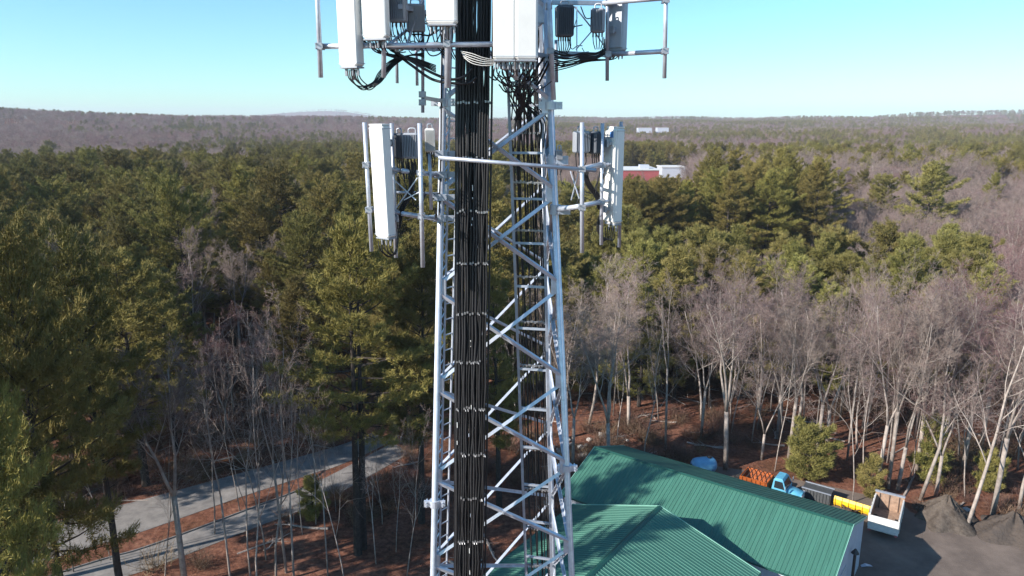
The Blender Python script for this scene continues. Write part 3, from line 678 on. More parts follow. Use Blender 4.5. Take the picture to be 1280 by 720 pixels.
heap((40.2, 60.2, 0), 2.7, 2.3, M['gravelpile'], 'greyish heap of stone dust between the trailer and the pale trunk', 1)
heap((44.6, 57.6, 0), 3.1, 2.1, M['soil'], 'dark brown heap of soil at the edge of the yard', 2)
heap((49.3, 59.0, 0), 2.6, 1.7, M['gravelpile'], 'low grey heap at the right border of the yard', 3)
def stone_mesh(seed):
    g_ = np.random.default_rng(seed); bm = bmesh.new(); bmesh.ops.create_icosphere(bm, subdivisions=1, radius=1)
    for v in bm.verts: v.co *= 1 + g_.normal(0, .18); v.co.z *= .6
    me = bpy.data.meshes.new('stone'); bm.to_mesh(me); bm.free(); me.materials.append(M['stone']); return me
STONES = [stone_mesh(s) for s in range(4)]
g_ = np.random.default_rng(9)
def stones(n, cx, cy, sx, sy, s0, s1, label, group):
    for i in range(n):
        o = bpy.data.objects.new('stone', STONES[i % 4]); COL.objects.link(o); s = g_.uniform(s0, s1)
        o.location = (cx + g_.normal(0, sx), cy + g_.normal(0, sy), s * .25); o.scale = (s * g_.uniform(.8, 1.5), s, s * g_.uniform(.7, 1.1)); o.rotation_euler = (0, 0, g_.uniform(0, 6.28)); tag(o, label, 'stone', group)
stones(16, 7.2, 75.5, 2.4, 1.6, .2, .55, 'pale stone in the rubble beyond the far end of the shed', 'rubble beyond the shed')
stones(10, 46.5, 60.6, 3.2, .8, .2, .5, 'pale stone along the back edge of the soil heaps', 'stones along the yard edge')
m = MB(); m.add([(-.6, -.3, .05), (-.1, -.45, .16), (.6, -.2, .06), (.5, .35, .05), (-.1, .3, .2), (-.55, .25, .05)], [(0, 1, 4, 5), (1, 2, 3, 4)]); m.add([(-.6, -.3, 0), (-.1, -.45, 0), (.6, -.2, 0), (.5, .35, 0), (-.1, .3, 0), (-.55, .25, 0)], [(0, 1, 2, 3, 4, 5)])
m.v = [(x * .8, y * .5, z) for x, y, z in m.v]
tag(m.build('tarp', M['siding'], None, False, gnd(1083, 708)), 'crumpled white sheet on the shaded yard by the gable', 'tarp')

# ------------------------------------------------------------------ trees: the ones that stand out first
taken = []
def put(name, proto, x, y, h, base_h, label, group=None, widen=1.0, rz=None, r=2.5):
    taken.append((x, y, r)); return tree(name, proto, x, y, h / base_h, label, 'tree', group, rz, widen)
put('white_pine', PINE_TWIN, -13.0, 55.0, 28.2, 28, 'tall white pine with two bare trunks in front of the road beside the tower', r=4)
put('white_pine', PINES[0], -8.3, 59.5, 26.5, 25, 'tall white pine with a straight dark trunk close behind the tower', widen=.95, r=4)
put('white_pine', PINES[2], -1.2, 61.5, 24.5, 25, 'white pine seen between the cable bundles of the tower', widen=.9, r=3)
put('white_pine', PINES[1], -29.6, 48.0, 27.5, 25, 'large dark white pine whose trunk stands against the road', widen=.78, r=4)
put('white_pine', PINES[3], -41.0, 49.0, 28.5, 25, 'spreading white pine at the left border in front of the road', widen=.85, r=4)
put('white_pine', PINES[4], -28.6, 33.0, 28.5, 25, 'nearest white pine, its lower boughs hanging into the bottom left corner', widen=.75, r=4)
put('white_pine', PINES[0], -24.0, 29.8, 29.4, 25, 'tall near white pine whose plumes reach in at the lower left border', widen=.62, r=4)
put('white_pine', PINES[2], -33.0, 40.0, 29.4, 25, 'tall narrow white pine at the left border among larger crowns', widen=.8, r=3)
put('white_pine', PINES[3], -27.0, 38.5, 29.6, 25, 'very tall white pine at the left, its top above the neighbouring crowns', widen=.68, r=4)
put('white_pine', PINES[1], -36.5, 44.5, 24.0, 25, 'shorter white pine between the two large ones at the left border', widen=.8, r=4)
p = gnd(232, 735); put('bare_tree', BARE[3], p.x, p.y, 20.0, 20, 'forked leafless tree with pale limbs standing before the road', widen=1.0, rz=.4)
for k, (px, py, h) in enumerate([(313, 722, 19), (345, 730, 21), (358, 716, 20), (333, 700, 18)]):
    p = gnd(px, py); put('bare_tree', BARE_THIN[k % 3], p.x, p.y, h, 20, 'slender leafless tree in the clump before the road, left of the two-trunked pine', 'slender trees before the road', .8, r=1)
for px, py, h in [(205, 738, 15), (290, 742, 17), (322, 745, 20), (368, 735, 18), (410, 722, 13), (432, 738, 15), (470, 705, 10), (508, 725, 13), (92, 715, 12), (138, 700, 11), (268, 668, 17), (378, 668, 15), (395, 655, 13), (478, 655, 11), (495, 690, 12), (300, 640, 15), (420, 640, 9)]:
    p = gnd(px, py); put('bare_tree', BARE_THIN[int(px) % 3], p.x, p.y, h, 20, 'thin young leafless tree on the road verge, %s' % ('left of the slender clump' if px < 280 else ('among the slender clump' if px < 400 else 'right of the slender clump, toward the tower')), 'young trees on the road verge', .7, r=1)
put('bare_tree', BARE[2], 22.6, 69.8, 21.5, 20, 'big spreading leafless tree forking just behind the shed ridge', widen=1.05, rz=1.2, r=4)
p = gnd(1208, 660); put('bare_tree', BARE[4], p.x, p.y, 21.5, 20, 'tall pale leafless tree between the two soil heaps', widen=.9)
for k, (px, py, h) in enumerate([(1095, 612, 20), (1110, 610, 20.5), (1122, 612, 21)]):
    p = gnd(px, py); put('bare_tree', BARE[(1, 3, 5)[k]], p.x, p.y, h, 20, ('left', 'middle', 'right')[k] + ' leafless tree of the close trio rising behind the dump trailer', 'trio behind the trailer', .8, r=1.2)
p = gnd(1066, 628); put('bare_tree', BARE_THIN[0], p.x, p.y, 15, 20, 'slim leafless tree behind the yellow plow', widen=.8, r=1)
p = gnd(990, 560); put('bare_tree', BARE[0], p.x, p.y, 20, 20, 'pale straight leafless tree beyond the small round pine')
p = gnd(1240, 648); put('bare_tree', BARE[3], p.x, p.y, 20, 20, 'leaning pale leafless tree behind the dark soil heap', r=1.5)
p = gnd(1150, 625); put('bare_tree', BARE[0], p.x, p.y, 20, 20, 'leafless tree rising right behind the stone dust heap', r=1.5)
put('young_pine', PINE_YOUNG[1], 30.4, 67.6, 5.7, 6, 'small round yellow-green pine behind the blue truck', widen=1.12)
p = gnd(1086, 622); put('young_pine', PINE_YOUNG[0], p.x, p.y, 4.2, 6, 'young pine between the yellow plow and the trailer', widen=1.1, r=1)
p = gnd(1163, 606); put('young_pine', PINE_YOUNG[0], p.x, p.y, 7.0, 6, 'young pine half hidden among trunks behind the stone dust heap', r=1)
p = gnd(1232, 615); put('young_pine', PINE_YOUNG[1], p.x, p.y, 4.0, 6, 'little green pine among the trunks near the right border', r=1)
for px, py, h in [(392, 650, 4.2)]:
    p = gnd(px, py); put('young_pine', PINE_YOUNG[px % 2], p.x, p.y, h, 6, 'dark young pine on the verge beside the two-trunked pine', None, 1.2, r=1)
put('white_pine', PINES_PALE[1], *at(1170, 210, 178).xy, 25.5, 18, 'single full pine standing above grey bare treetops on the right', widen=1.35, r=6)
for px, py, Y_, wd in ((962, 214, 215, 1.3), (985, 205, 235, 1.2), (1003, 213, 222, 1.35), (1028, 209, 240, 1.2), (1052, 220, 225, 1.3), (1078, 216, 250, 1.2), (1092, 232, 205, 1.2), (1130, 214, 265, 1.1), (1085, 192, 300, 1.2), (1112, 190, 310, 1.2), (1150, 188, 320, 1.1)):
    q = at(px, py, Y_); put('white_pine', PINES_PALE[px % 3] if px % 2 else PINES[px % 5], q.x, Y_, q.z, 18 if px % 2 else 25, 'pine in the loose row behind and left of the single full pine', 'loose pine row on the right', wd, r=5)
put('white_pine', PINES_PALE[0], *at(1105, 228, 200).xy, 21, 18, 'loose pine left of the single full pine on the right', widen=1.25, r=6)
put('white_pine', PINES[2], *at(1245, 222, 225).xy, 20, 25, 'small lone pine in the bare wood by the right border', widen=1.1, r=6)

# ------------------------------------------------------------------ woods by zone
ROAD_POLY = up_far + low_near[::-1]
def in_poly(x, y, P):
    c = False; j = len(P) - 1
    for i in range(len(P)):
        if (P[i][1] > y) != (P[j][1] > y) and x < (P[j][0] - P[i][0]) * (y - P[i][1]) / (P[j][1] - P[i][1]) + P[i][0]: c = not c
        j = i
    return c
YARD_POLY = yp
BLD = [Vector(main_mid), Vector(wing_apex + N * 9)]
def blocked(x, y, pad=1.2):
    if in_poly(x, y, ROAD_POLY) or any(in_poly(x + dx, y + dy, ROAD_POLY) for dx, dy in ((pad, 0), (-pad, 0), (0, pad), (0, -pad))): return True
    if in_poly(x, y, YARD_POLY): return True
    q = Vector((x, y, 0)) - main_mid; a, b = q.dot(U), q.dot(N)
    if abs(a) < 13 and -8 < b < 26: return True
    if any((x - tx) ** 2 + (y - ty) ** 2 < r * r for tx, ty, r in taken): return True
    return False
def zone(x, y):
    """what grows at (x, y)"""
    px, _ = proj(x, y, 0.0 if y < 150 else 10.0)
    if px < 690:
        if y < 60.7 + (x + 40.4) * .68 + 3 and y < 69: return None
        if 225 < px < 370 and y < 90: return 'bare_purple' if y > 77 else None
        if y < 78 and 370 <= px: return None
        if px > 545 and y < 84: return 'bare'
        return 'pine'
    if y < (60.5 if px > 1040 else 66): return None
    if px > 1236:
        return 'bare' if y < 82 else ('bare_red' if y < 150 else 'bare_far')
    if y < 87: return 'bare'
    if y < 114: return 'belt'
    if y < 146: return 'bare_low' if px > 800 else 'pine'
    if px < 1035 and y < 200: return 'dark' if px > 770 else 'pine'
    if 742 < px < 868 and y > 205: return None
    if px >= 1035 and y < 270: return 'bare_far'
    return 'mix'
g2 = np.random.default_rng(21)
pts = []
for y0 in np.arange(40, 345, 2.6):
    for x0 in np.arange(-300, 320, 2.6):
        x = x0 + g2.uniform(-1.3, 1.3); y = y0 + g2.uniform(-1.3, 1.3)
        px, _ = proj(x, y, 8)
        if not ((-110 if y > 110 or y < 80 else -260) < px < 1390): continue
        pts.append((math.hypot(x, y), x, y, g2.random(), g2.random()))
pts.sort()
n_pine = n_bare = 0; far_pine = []; far_bare = []
# free-standing sort: thin by kind-dependent spacing
kept = []
def ok_spacing(x, y, d, same):
    for kx, ky, kk in reversed(kept[-600:]):
        if (x - kx) ** 2 + (y - ky) ** 2 < d * d: return False
    return True
def where(k, px, y):
    if k == 'pine' and px < 690:
        row = 'front edge of the dense stand' if y < 95 else ('dense pine stand' if y < 150 else ('far part of the stand' if y < 220 else 'farthest rows of the stand'))
        col = 'by the left border' if px < 150 else ('left of the leafless clump' if px < 260 else ('above the leafless clump' if px < 380 else ('just left of the tower' if px < 545 else 'showing through the tower')))
        return 'white pine in the %s, %s' % (row, col)
    if k == 'bare':
        row = 'first rows of the bare wood' if y < 76 else 'deeper rows of the bare wood'
        col = 'seen through the tower' if px < 700 else ('behind the shed end' if px < 830 else ('behind the blue tank' if px < 1010 else ('behind the plow and trailer' if px < 1135 else 'behind the soil heaps')))
        return 'leafless tree in the %s, %s' % (row, col)
    if k == 'bare_far':
        return 'grey leafless tree %s, %s' % ('left of the single full pine' if px < 1160 else 'right of the single full pine', 'nearer rows' if y < 180 else 'farther rows')
    if k == 'dark': return 'tall pine in the dark group right of the tower, %s' % ('its left end' if px < 850 else ('its middle' if px < 940 else 'its shaded right end'))
    if k == 'belt': return 'pale green pine in the low belt beyond the bare wood, %s' % ('near the tower' if px < 850 else ('below the dark pine group' if px < 1040 else 'toward the right border'))
    return None
LBL = {
 'pine': 'white pine in the dense dark stand filling the left side behind the road',
 'belt': 'pale green pine in the low belt beyond the bare wood, right of the tower',
 'dark': 'tall pine in the dense dark group in the middle distance right of the tower',
 'mix': 'pine standing in the mixed wood behind the dark pine group',
 'bare': 'leafless grey tree in the bare wood right of the tower behind the shed',
 'bare_low': 'low leafless tree between the pale pine belt and the dark pine group',
 'bare_purple': 'leafless purplish tree in the dark gap beyond the road',
 'bare_red': 'reddish leafless tree in the canopy at the right border',
 'bare_far': 'grey leafless tree around the single full pine on the right',
 'bare_mix': 'leafless tree scattered in the mixed wood behind the dark pine group'}
for r_, x, y, a, b in pts:
    k = zone(x, y)
    if k is None or blocked(x, y): continue
    px, _ = proj(x, y, 8)
    if k in ('pine', 'dark', 'belt', 'mix'):
        bare = (k == 'belt' and a < 0.10) or (k == 'mix' and a < .45) or (k == 'pine' and a < .03)
    else: bare = not (k == 'bare_far' and a < .09)
    sp = 3.9 if bare else (4.0 if k in ('belt',) else 7.1)
    if k == 'bare': sp = 3.7 if px < 900 else 2.6
    if not ok_spacing(x, y, sp, k): continue
    kept.append((x, y, k))
    if not bare:
        h = 25 * (0.68 + 0.42 * b)
        if y > 215: h *= .88
        if k == 'belt': h = 15.0 + 6 * b
        if k == 'dark': h = 22.5 + 6 * b
        if k == 'mix': h = 17 + 7 * b
        if k == 'pine' and px > 690: h = 17 + 5 * b
        if 730 < px < 872 and y > 130: h = min(h, 36.3 - y * .0857)
        vis = -40 < px < 1320
        if n_pine < 285 and vis:
            n_pine += 1
            if k == 'belt' or (k == 'pine' and px > 690): tree('white_pine', PINES_PALE[n_pine % 3], x, y, h / 18, where('belt', px, y) if k == 'belt' else 'pale pine on the slope just right of the tower beyond the bare wood', 'tree', 'pale pine belt' if k == 'belt' else 'pale pines right of the tower', widen=1.0 + .3 * a)
            else: tree('white_pine', PINES[int(b * 97) % 5], x, y, h / 25, where(k, px, y) if k != 'bare_far' and where(k, px, y) else LBL['mix'], 'tree', {'pine': 'dense pine stand on the left', 'dark': 'dark pine group'}.get(k, 'pines in the mixed wood'), widen=.92 + .45 * a)
        else: far_pine.append((x, y, h / 25))
    else:
        h = 20 * (.85 + .25 * b)
        if k == 'bare': h = 13.5 + 6.5 * b
        if k == 'bare_purple': h = 9 + 4 * b
        if k == 'bare_low': h = 9 + 4 * b
        if k == 'bare_red': h = 14 + 3 * b
        if k == 'bare_far': h = 12 + 5 * b
        if k == 'belt': h = 14 + 3 * b
        vis = -40 < px < 1320
        if n_bare < 285 and vis:
            n_bare += 1; lk = k if k.startswith('bare') else 'bare_mix'
            if k == 'belt': lk = 'bare'
            if k == 'pine': lk = 'bare_purple' if px < 560 else 'bare'
            if k in ('bare_red', 'bare_purple'): pr_ = BARE_RED[n_bare % 3]; hb = 18
            elif k == 'bare' and a < .6: pr_ = BARE_THIN[n_bare % 3]; hb = 20
            elif k == 'bare' and px > 1100 and a > .6: pr_ = BARE_RED[n_bare % 3]; hb = 18
            else: pr_ = BARE[n_bare % 6]; hb = 20
            tree('bare_tree', pr_, x, y, h / hb, where(lk, px, y) or LBL[lk], 'tree', {'bare': 'bare wood behind the shed', 'bare_purple': 'bare trees in the gap beyond the road', 'bare_red': 'reddish canopy at the right border', 'bare_low': 'low trees between the pine groups', 'bare_far': 'grey trees around the full pine', 'bare_mix': 'bare trees in the mixed wood'}[lk], widen=.8 + .25 * a)
        else: far_bare.append((x, y, h / 20))

# ------------------------------------------------------------------ far woods: one mass of each sort
def noise2(x, y, s, seed):
    r_ = np.random.default_rng(seed); v = 0
    for k in range(6):
        a = r_.uniform(0, 6.28); f = s * r_.uniform(.6, 1.9); v = v + np.sin((x * math.cos(a) + y * math.sin(a)) * f + r_.uniform(0, 6.28))
    return v / 6
def scatter(n, r0, r1, half, seed):
    r_ = np.random.default_rng(seed); u_ = r_.random(n); rr = np.sqrt(r0 * r0 + u_ * (r1 * r1 - r0 * r0)); th = r_.uniform(-half, half, n)
    return rr * np.sin(th), rr * np.cos(th), r_.random(n), r_.random(n)
FB = [np.array(far_bare).reshape(-1, 3)]; FP = [np.array(far_pine).reshape(-1, 3)]
FBL = []; FPL = []
for n, r0, r1, s0, far in ((9000, 335, 700, 1.0, False), (12000, 700, 1400, 1.0, True), (24000, 1400, 3000, 1.35, True), (30000, 3000, 9000, 2.2, True)):
    x, y, a, b = scatter(n, r0, r1, 0.74, int(r0))
    pr_ = noise2(x, y, 1 / 90, 3) * .5 + noise2(x, y, 1 / 33, 4) * .35
    right = sst(-60, 160, x - 0.0 * y)
    isp = (pr_ + a * .5) > np.where(x > 40, .27, .47)
    # clearing round the warehouse and its line of sight
    clear = (x / np.maximum(y, 1) > .105) & (x / np.maximum(y, 1) < .262) & (y < 450)
    clear |= (x / np.maximum(y, 1) > .165) & (x / np.maximum(y, 1) < .228) & (y > 1180) & (y < 1460)
    keep = ~clear
    s = s0 * (.75 + .35 * b)
    for sel, big, lite in ((isp & keep, FP, FPL), (~isp & keep, FB, FBL)):
        (lite if far else big).append(np.stack([x[sel], y[sel], s[sel] * (0.82 if sel is not None else 1)], 1))

PROTO_COL = bpy.data.collections.new('far_tree_kinds')   # never linked to the scene: only instanced from
def proto_collection(name, protos):
    c = bpy.data.collections.new(name)
    for i, (tm, cm) in enumerate(protos):
        me = cm.copy() if tm is None else None
        if me is None:
            bm = bmesh.new(); bm.from_mesh(cm); k = len(bm.faces); bm.from_mesh(tm); bm.faces.ensure_lookup_table()
            for f in bm.faces[k:]: f.material_index = 1
            me = bpy.data.meshes.new(name); bm.to_mesh(me); bm.free(); me.materials.append(cm.materials[0]); me.materials.append(tm.materials[0])
        o = bpy.data.objects.new('%s_%02d' % (name, i), me); c.objects.link(o)
    return c
def wood(name, label, P, protos, seed):
    P = np.concatenate([p for p in P if len(p)]); r_ = np.random.default_rng(seed); n = len(P)
    z = terrain(P[:, 0], P[:, 1]); me = bpy.data.meshes.new(name); me.vertices.add(n)
    me.vertices.foreach_set('co', np.stack([P[:, 0], P[:, 1], z], 1).astype(np.float32).ravel())
    a = me.attributes.new('tree_scale', 'FLOAT_VECTOR', 'POINT'); w_ = r_.uniform(.95, 1.35, n)
    a.data.foreach_set('vector', np.stack([P[:, 2] * w_, P[:, 2] * w_, np.minimum(P[:, 2], .85 + .25 * P[:, 2] / P[:, 2].max())], 1).astype(np.float32).ravel())
    a = me.attributes.new('tree_turn', 'FLOAT_VECTOR', 'POINT'); a.data.foreach_set('vector', np.stack([np.zeros(n), np.zeros(n), r_.uniform(0, 6.28, n)], 1).astype(np.float32).ravel())
    a = me.attributes.new('tree_kind', 'INT', 'POINT'); a.data.foreach_set('value', r_.integers(0, len(protos), n).astype(np.int32))
    o = bpy.data.objects.new(name, me); COL.objects.link(o)
    ng = bpy.data.node_groups.new(name, 'GeometryNodeTree'); ng.interface.new_socket('Geometry', in_out='INPUT', socket_type='NodeSocketGeometry'); ng.interface.new_socket('Geometry', in_out='OUTPUT', socket_type='NodeSocketGeometry')
    gi = ng.nodes.new('NodeGroupInput'); go = ng.nodes.new('NodeGroupOutput'); ins = ng.nodes.new('GeometryNodeInstanceOnPoints'); ci = ng.nodes.new('GeometryNodeCollectionInfo')
    ci.inputs['Collection'].default_value = proto_collection(name + '_kinds', protos); ci.inputs['Separate Children'].default_value = True; ci.inputs['Reset Children'].default_value = True
    ng.links.new(gi.outputs[0], ins.inputs['Points']); ng.links.new(ci.outputs[0], ins.inputs['Instance']); ins.inputs['Pick Instance'].default_value = True
    for nm, dt, sock in (('tree_scale', 'FLOAT_VECTOR', 'Scale'), ('tree_turn', 'FLOAT_VECTOR', 'Rotation'), ('tree_kind', 'INT', 'Instance Index')):
        na = ng.nodes.new('GeometryNodeInputNamedAttribute'); na.data_type = dt; na.inputs['Name'].default_value = nm
        ng.links.new(na.outputs[0], ins.inputs[sock])
    ng.links.new(ins.outputs[0], go.inputs[0])
    md = o.modifiers.new('scatter', 'NODES'); md.node_group = ng
    return tag(o, label, 'wood', kind='stuff')
LITE_BARE = [make_bare(91 + i, 18, 1.1, .3, 2 + i % 2, ('twigs', 'twigs_red')[i % 2], dens=1.0, lite=True) for i in range(3)]
LITE_PINE = [make_pine(95 + i, 20, 6.0, .12, 5, .5, nw=.09, rnd_=.45) for i in range(2)]
wood('bare_forest', 'grey-brown leafless wood in the middle distance', FB, BARE[:4] + BARE_RED[:1], 1)
wood('pine_forest', 'dark pines mixed through the middle-distance woods', FP, PINES[:4], 2)
wood('far_bare_forest', 'purplish leafless woods covering the far hills', FBL, LITE_BARE, 3)
wood('far_pine_forest', 'dark evergreen patches on the far hills', FPL, LITE_PINE, 4)

# undergrowth: twiggy shrubs and saplings on the forest floor
def make_shrub(seed, H):
    r_ = np.random.default_rng(seed); V = []; k = 70
    base = r_.normal(0, .35, (k, 3)) * [1, 1, 0]; d = unit(r_.normal(0, .45, (k, 3)) + [0, 0, 1]); L = r_.uniform(.5, 1, k)[:, None] * H
    A = [base]; B = [base + d * L]; R_ = [np.full(k, .014)]
    for q in range(4):
        f = r_.uniform(.3, .95, (k, 1)); s = base + d * L * f; dd = unit(d + r_.normal(0, .6, (k, 3))); A.append(s); B.append(s + dd * L * .35); R_.append(np.full(k, .009))
    A = np.concatenate(A); B = np.concatenate(B); R_ = np.concatenate(R_)[:, None]; dd = unit(B - A); s = unit(np.cross(dd, r_.normal(0, 1, dd.shape)))
    V = np.stack([A - s * R_, A + s * R_, B + s * R_ * .5, B - s * R_ * .5], 1).reshape(-1, 3); F = np.arange(len(A) * 4).reshape(-1, 4)
    return None, bulk_mesh('shrub', V, F, [M['shrub']])
r_ = np.random.default_rng(77); US = []
while len(US) < 1300:
    y = r_.uniform(46, 112); x = r_.uniform(-60, 88)
    px, py = proj(x, y, 0)
    if -60 < px < 1340 and not blocked(x, y, .3) and (noise2(x, y, 1 / 6, 8) > -.15):
        if px < 700 and y < 60 and r_.random() < .2: continue
        US.append((x, y, r_.uniform(.5, 1.3)))
wood('undergrowth', 'twiggy brown undergrowth on the forest floor', [np.array(US)], [make_shrub(1, 1.6), make_shrub(2, 1.1), make_shrub(3, 2.0)], 5)

def make_log(seed, L):
    r_ = np.random.default_rng(seed); m = MB(); p = [(-L / 2 + L * k / 4, r_.normal(0, .08), .1 + r_.normal(0, .04)) for k in range(5)]
    m.path(p, [.1, .09, .08, .06, .03], 5)
    for k in range(7):
        x = r_.uniform(-L * .2, L * .5); m.tube((x, 0, .12), (x + r_.uniform(.2, .9), r_.normal(0, .7), r_.uniform(.05, .7)), .022, .006, 3, False)
    return None, m.mesh('log', M['bark_grey'])
LG = []
while len(LG) < 210:
    y = r_.uniform(46, 108); x = r_.uniform(-50, 84); px, py = proj(x, y, 0)
    if -60 < px < 1340 and not blocked(x, y, .3): LG.append((x, y, r_.uniform(.5, 1.2)))
wood('fallen_branches', 'grey fallen branches lying on the forest floor', [np.array(LG)], [make_log(1, 4.0), make_log(2, 2.6), make_log(3, 5.0)], 6)

# ------------------------------------------------------------------ lattice tower
def legL(z): return Vector((-1.20 - (36.65 - z) * .0416, 13.1 - .016 * (36.65 - z), z))
def legR(z): return Vector((.706 + (35.86 - z) * .0613, 13.2 + .043 * (35.86 - z), z))
def legB(z): return Vector((.615 + (36.0 - z) * .036, 15.0 + .050 * (36.0 - z), z))
LEGS = (legL, legR, legB)
TOPZ = 46.0
cx = sum((f(0) for f in LEGS), Vector()) / 3
tower = empty('lattice_tower', (cx.x, cx.y, 0)); tag(tower, 'three-legged galvanised steel lattice tower in the centre', 'tower')
def tw(m, name, mt, parent=None, smooth=False):
    """a tower part, kept at its world place under the tower's base"""
    o = m.build(name, mt, parent or tower, smooth)
    if parent is None: o.location = (-cx.x, -cx.y, 0)
    return o
nodes_z = [36.28, 34.71, 32.95, 31.03, 29.15, 27.28]
while nodes_z[-1] > 2.2: nodes_z.append(nodes_z[-1] - 1.9)
nodes_z = [TOPZ - .3, 44.2, 42.6, 41.0, 39.4, 37.8] + nodes_z
for f in LEGS:
    m = MB(); m.tube(f(-.2), f(TOPZ), .074, .058, 12); lo = tw(m, 'leg', M['steel'], None, True)
    for z in (39.4, 24.5, 18.0, 12.3, 6.6):
        m = MB(); d = (f(z + 1) - f(z)).normalized(); p = f(z)
        m.tube(p - d * .035, p - d * .004, .125, n=14); m.tube(p + d * .004, p + d * .035, .125, n=14)
        for k in range(6):
            a = math.pi * k / 3; q = p + Vector((math.cos(a), math.sin(a), 0)) * .1; m.tube(q - d * .07, q + d * .07, .012, n=6)
        m.build('leg_flange', M['steel'], lo)
for fa, fb in ((legL, legR), (legR, legB), (legB, legL)):
    mid = sum((f(33) for f in LEGS), Vector()) / 3; nrm = ((fa(33) + fb(33)) / 2 - mid); nrm.z = 0; nrm.normalize()
    for z0, z1 in zip(nodes_z[:-1], nodes_z[1:]):
        a0, b0, a1, b1 = fa(z0 - .08), fb(z0 - .08), fa(z1 + .08), fb(z1 + .08)
        m = MB(); m.angle(a0 + nrm * .05, b1 + nrm * .05, .064, .010, nrm); tw(m, 'brace', M['steel'])
        m = MB(); m.angle(b0 - nrm * .0, a1 - nrm * .0, .064, .010, nrm); tw(m, 'brace', M['steel'])
        for f, o_ in ((fa, fb), (fb, fa)):
            m = MB(); p = f(z1); s = (o_(z1) - p).normalized()
            m.bar(p + s * .05 + nrm * .03 - Vector((0, 0, .17)), p + s * .05 + nrm * .03 + Vector((0, 0, .17)), .012, .17, s); tw(m, 'gusset', M['steel'])
        m = MB(); c = (a0 + b1) / 2 + nrm * .03; m.tube(c - nrm * .05, c + nrm * .06, .02, n=6); tw(m, 'bolt', M['hardware'])
# collars the photograph shows on the legs
for f, z in ((legL, at(548, 628, 13.0).z), (legR, at(707, 587, 13.4).z), (legR, at(690, 132, 13.2).z), (legL, at(552, 128, 13.1).z)):
    m = MB(); p = f(z); m.tube(p - Vector((0, 0, .07)), p + Vector((0, 0, .07)), .105, n=14)
    for s in (-1, 1):
        m.box(p + Vector((s * .15, -.02, 0)), (.12, .05, .13)); m.tube(p + Vector((s * .16, -.1, .03)), p + Vector((s * .16, .1, .03)), .016, n=6); m.tube(p + Vector((s * .16, -.1, -.03)), p + Vector((s * .16, .1, -.03)), .016, n=6)
    tw(m, 'leg_collar', M['steel'])
# climbing ladder beside the near left leg
def ladA(z): return legL(z) + Vector((.11, .10, 0))
def ladB(z): return legL(z) + Vector((.25, .26, 0))
lad = MB(); lad.tube(ladA(.3), ladA(TOPZ - .3), .022, n=6); ladder = tw(lad, 'climbing_ladder', M['steel'])
m = MB(); m.tube(ladB(.3), ladB(TOPZ - .3), .022, n=6); m.build('rail', M['steel'], ladder)
z = .6
while z < TOPZ - .5:
    m = MB(); m.tube(ladA(z), ladB(z), .013, n=6); m.build('rung', M['steel'], ladder)
    m = MB(); m.bar(legL(z) + Vector((.03, .05, 0)), ladA(z + .15), .03, .012); m.bar(ladA(z + .15), legL(z + .3) + Vector((.03, .05, 0)), .03, .012); m.build('lacing', M['steel'], ladder); z += .305
for z in np.arange(1.5, TOPZ - 1, 1.85):
    m = MB(); m.bar(legL(z) + Vector((.05, .02, 0)), ladA(z), .04, .02); m.build('ladder_bracket', M['steel'], ladder)
# thin conduit on the outside of the left leg
m = MB(); m.path([legL(z) + Vector((-.02 + .006 * math.sin(z * 2), -.10, 0)) for z in np.arange(34.2, TOPZ - .5, .4)], .016, 6); tag(m.build('feeder_cable', M['cable']), 'single black cable strapped to the near left tower leg', 'cable')

# cable bundle on the front face
def colx(z, f): return (-.976 - (33.5 - z) * .0212) + f * 1.033
bundle = empty('cable_bundle', (colx(0, .28), 12.6, 0)); tag(bundle, 'wide black bundle of coaxial cables running down the front of the tower', 'cable bundle')
def bd(m, name, mt, smooth=False):
    o = m.build(name, mt, bundle, smooth); o.location = (-bundle.location.x, -bundle.location.y, 0); return o
g3 = np.random.default_rng(3)
HANG = [36.29 - .918 * k for k in range(-10, 39)]
for row, (yy, n, r_) in enumerate(((12.50, 12, .0205), (12.555, 11, .021), (12.61, 12, .02))):
    for k in range(n):
        f = .012 + (k + (.5 if row == 1 else 0)) * .545 / 11.5 if False else .01 + (k + (.5 if row == 1 else 0)) * .0450
        pts_ = []
        for h in HANG:
            for dz in (.0, -.46):
                z = h + dz
                if z < .2: continue
                j = g3.normal(0, .0035, 2) if dz == 0 else g3.normal(0, .013, 2)
                pts_.append((colx(z, f) + j[0], yy + j[1] + .012 * (z - 33.5) * 0, z))
        m = MB(); m.path(pts_, r_ * g3.uniform(.72, 1.12), 7); bd(m, 'cable', M['cable'], True)
for s, f in ((0, -.03), (1, .555)):
    m = MB(); m.bar((colx(.2, f), 12.64, .2), (colx(45.2, f), 12.64, 45.2), .035, .05, (0, 1, 0)); bd(m, 'bundle_rail', M['black'])
for h in HANG:
    if h < .3: continue
    m = MB(); m.bar((colx(h, -.04), 12.655, h), (colx(h, .56), 12.655, h), .03, .035)
    for k in range(12):
        if g3.random() < .25: continue
        m.box((colx(h, .01 + k * .0450), 12.475, h + g3.normal(0, .013)), (.030, .03, .030 + .012 * g3.random()))
        if g3.random() < .35: m.tube((colx(h, .01 + k * .0450 + .02), 12.48, h), (colx(h, .01 + k * .0450 + .03), 12.44, h - .03), .008, n=5)
    bd(m, 'cable_hanger', M['clamp'])
for k in range(14):
    z = g3.uniform(26.5, 37); m = MB(); f = g3.choice([.26, .27, .25, .02, .50]); m.bar((colx(z, f), 12.473, z), (colx(z, f), 12.473, z + g3.uniform(.03, .12)), .012, .006, (0, 1, 0)); bd(m, 'cable_tag', M['radome'])

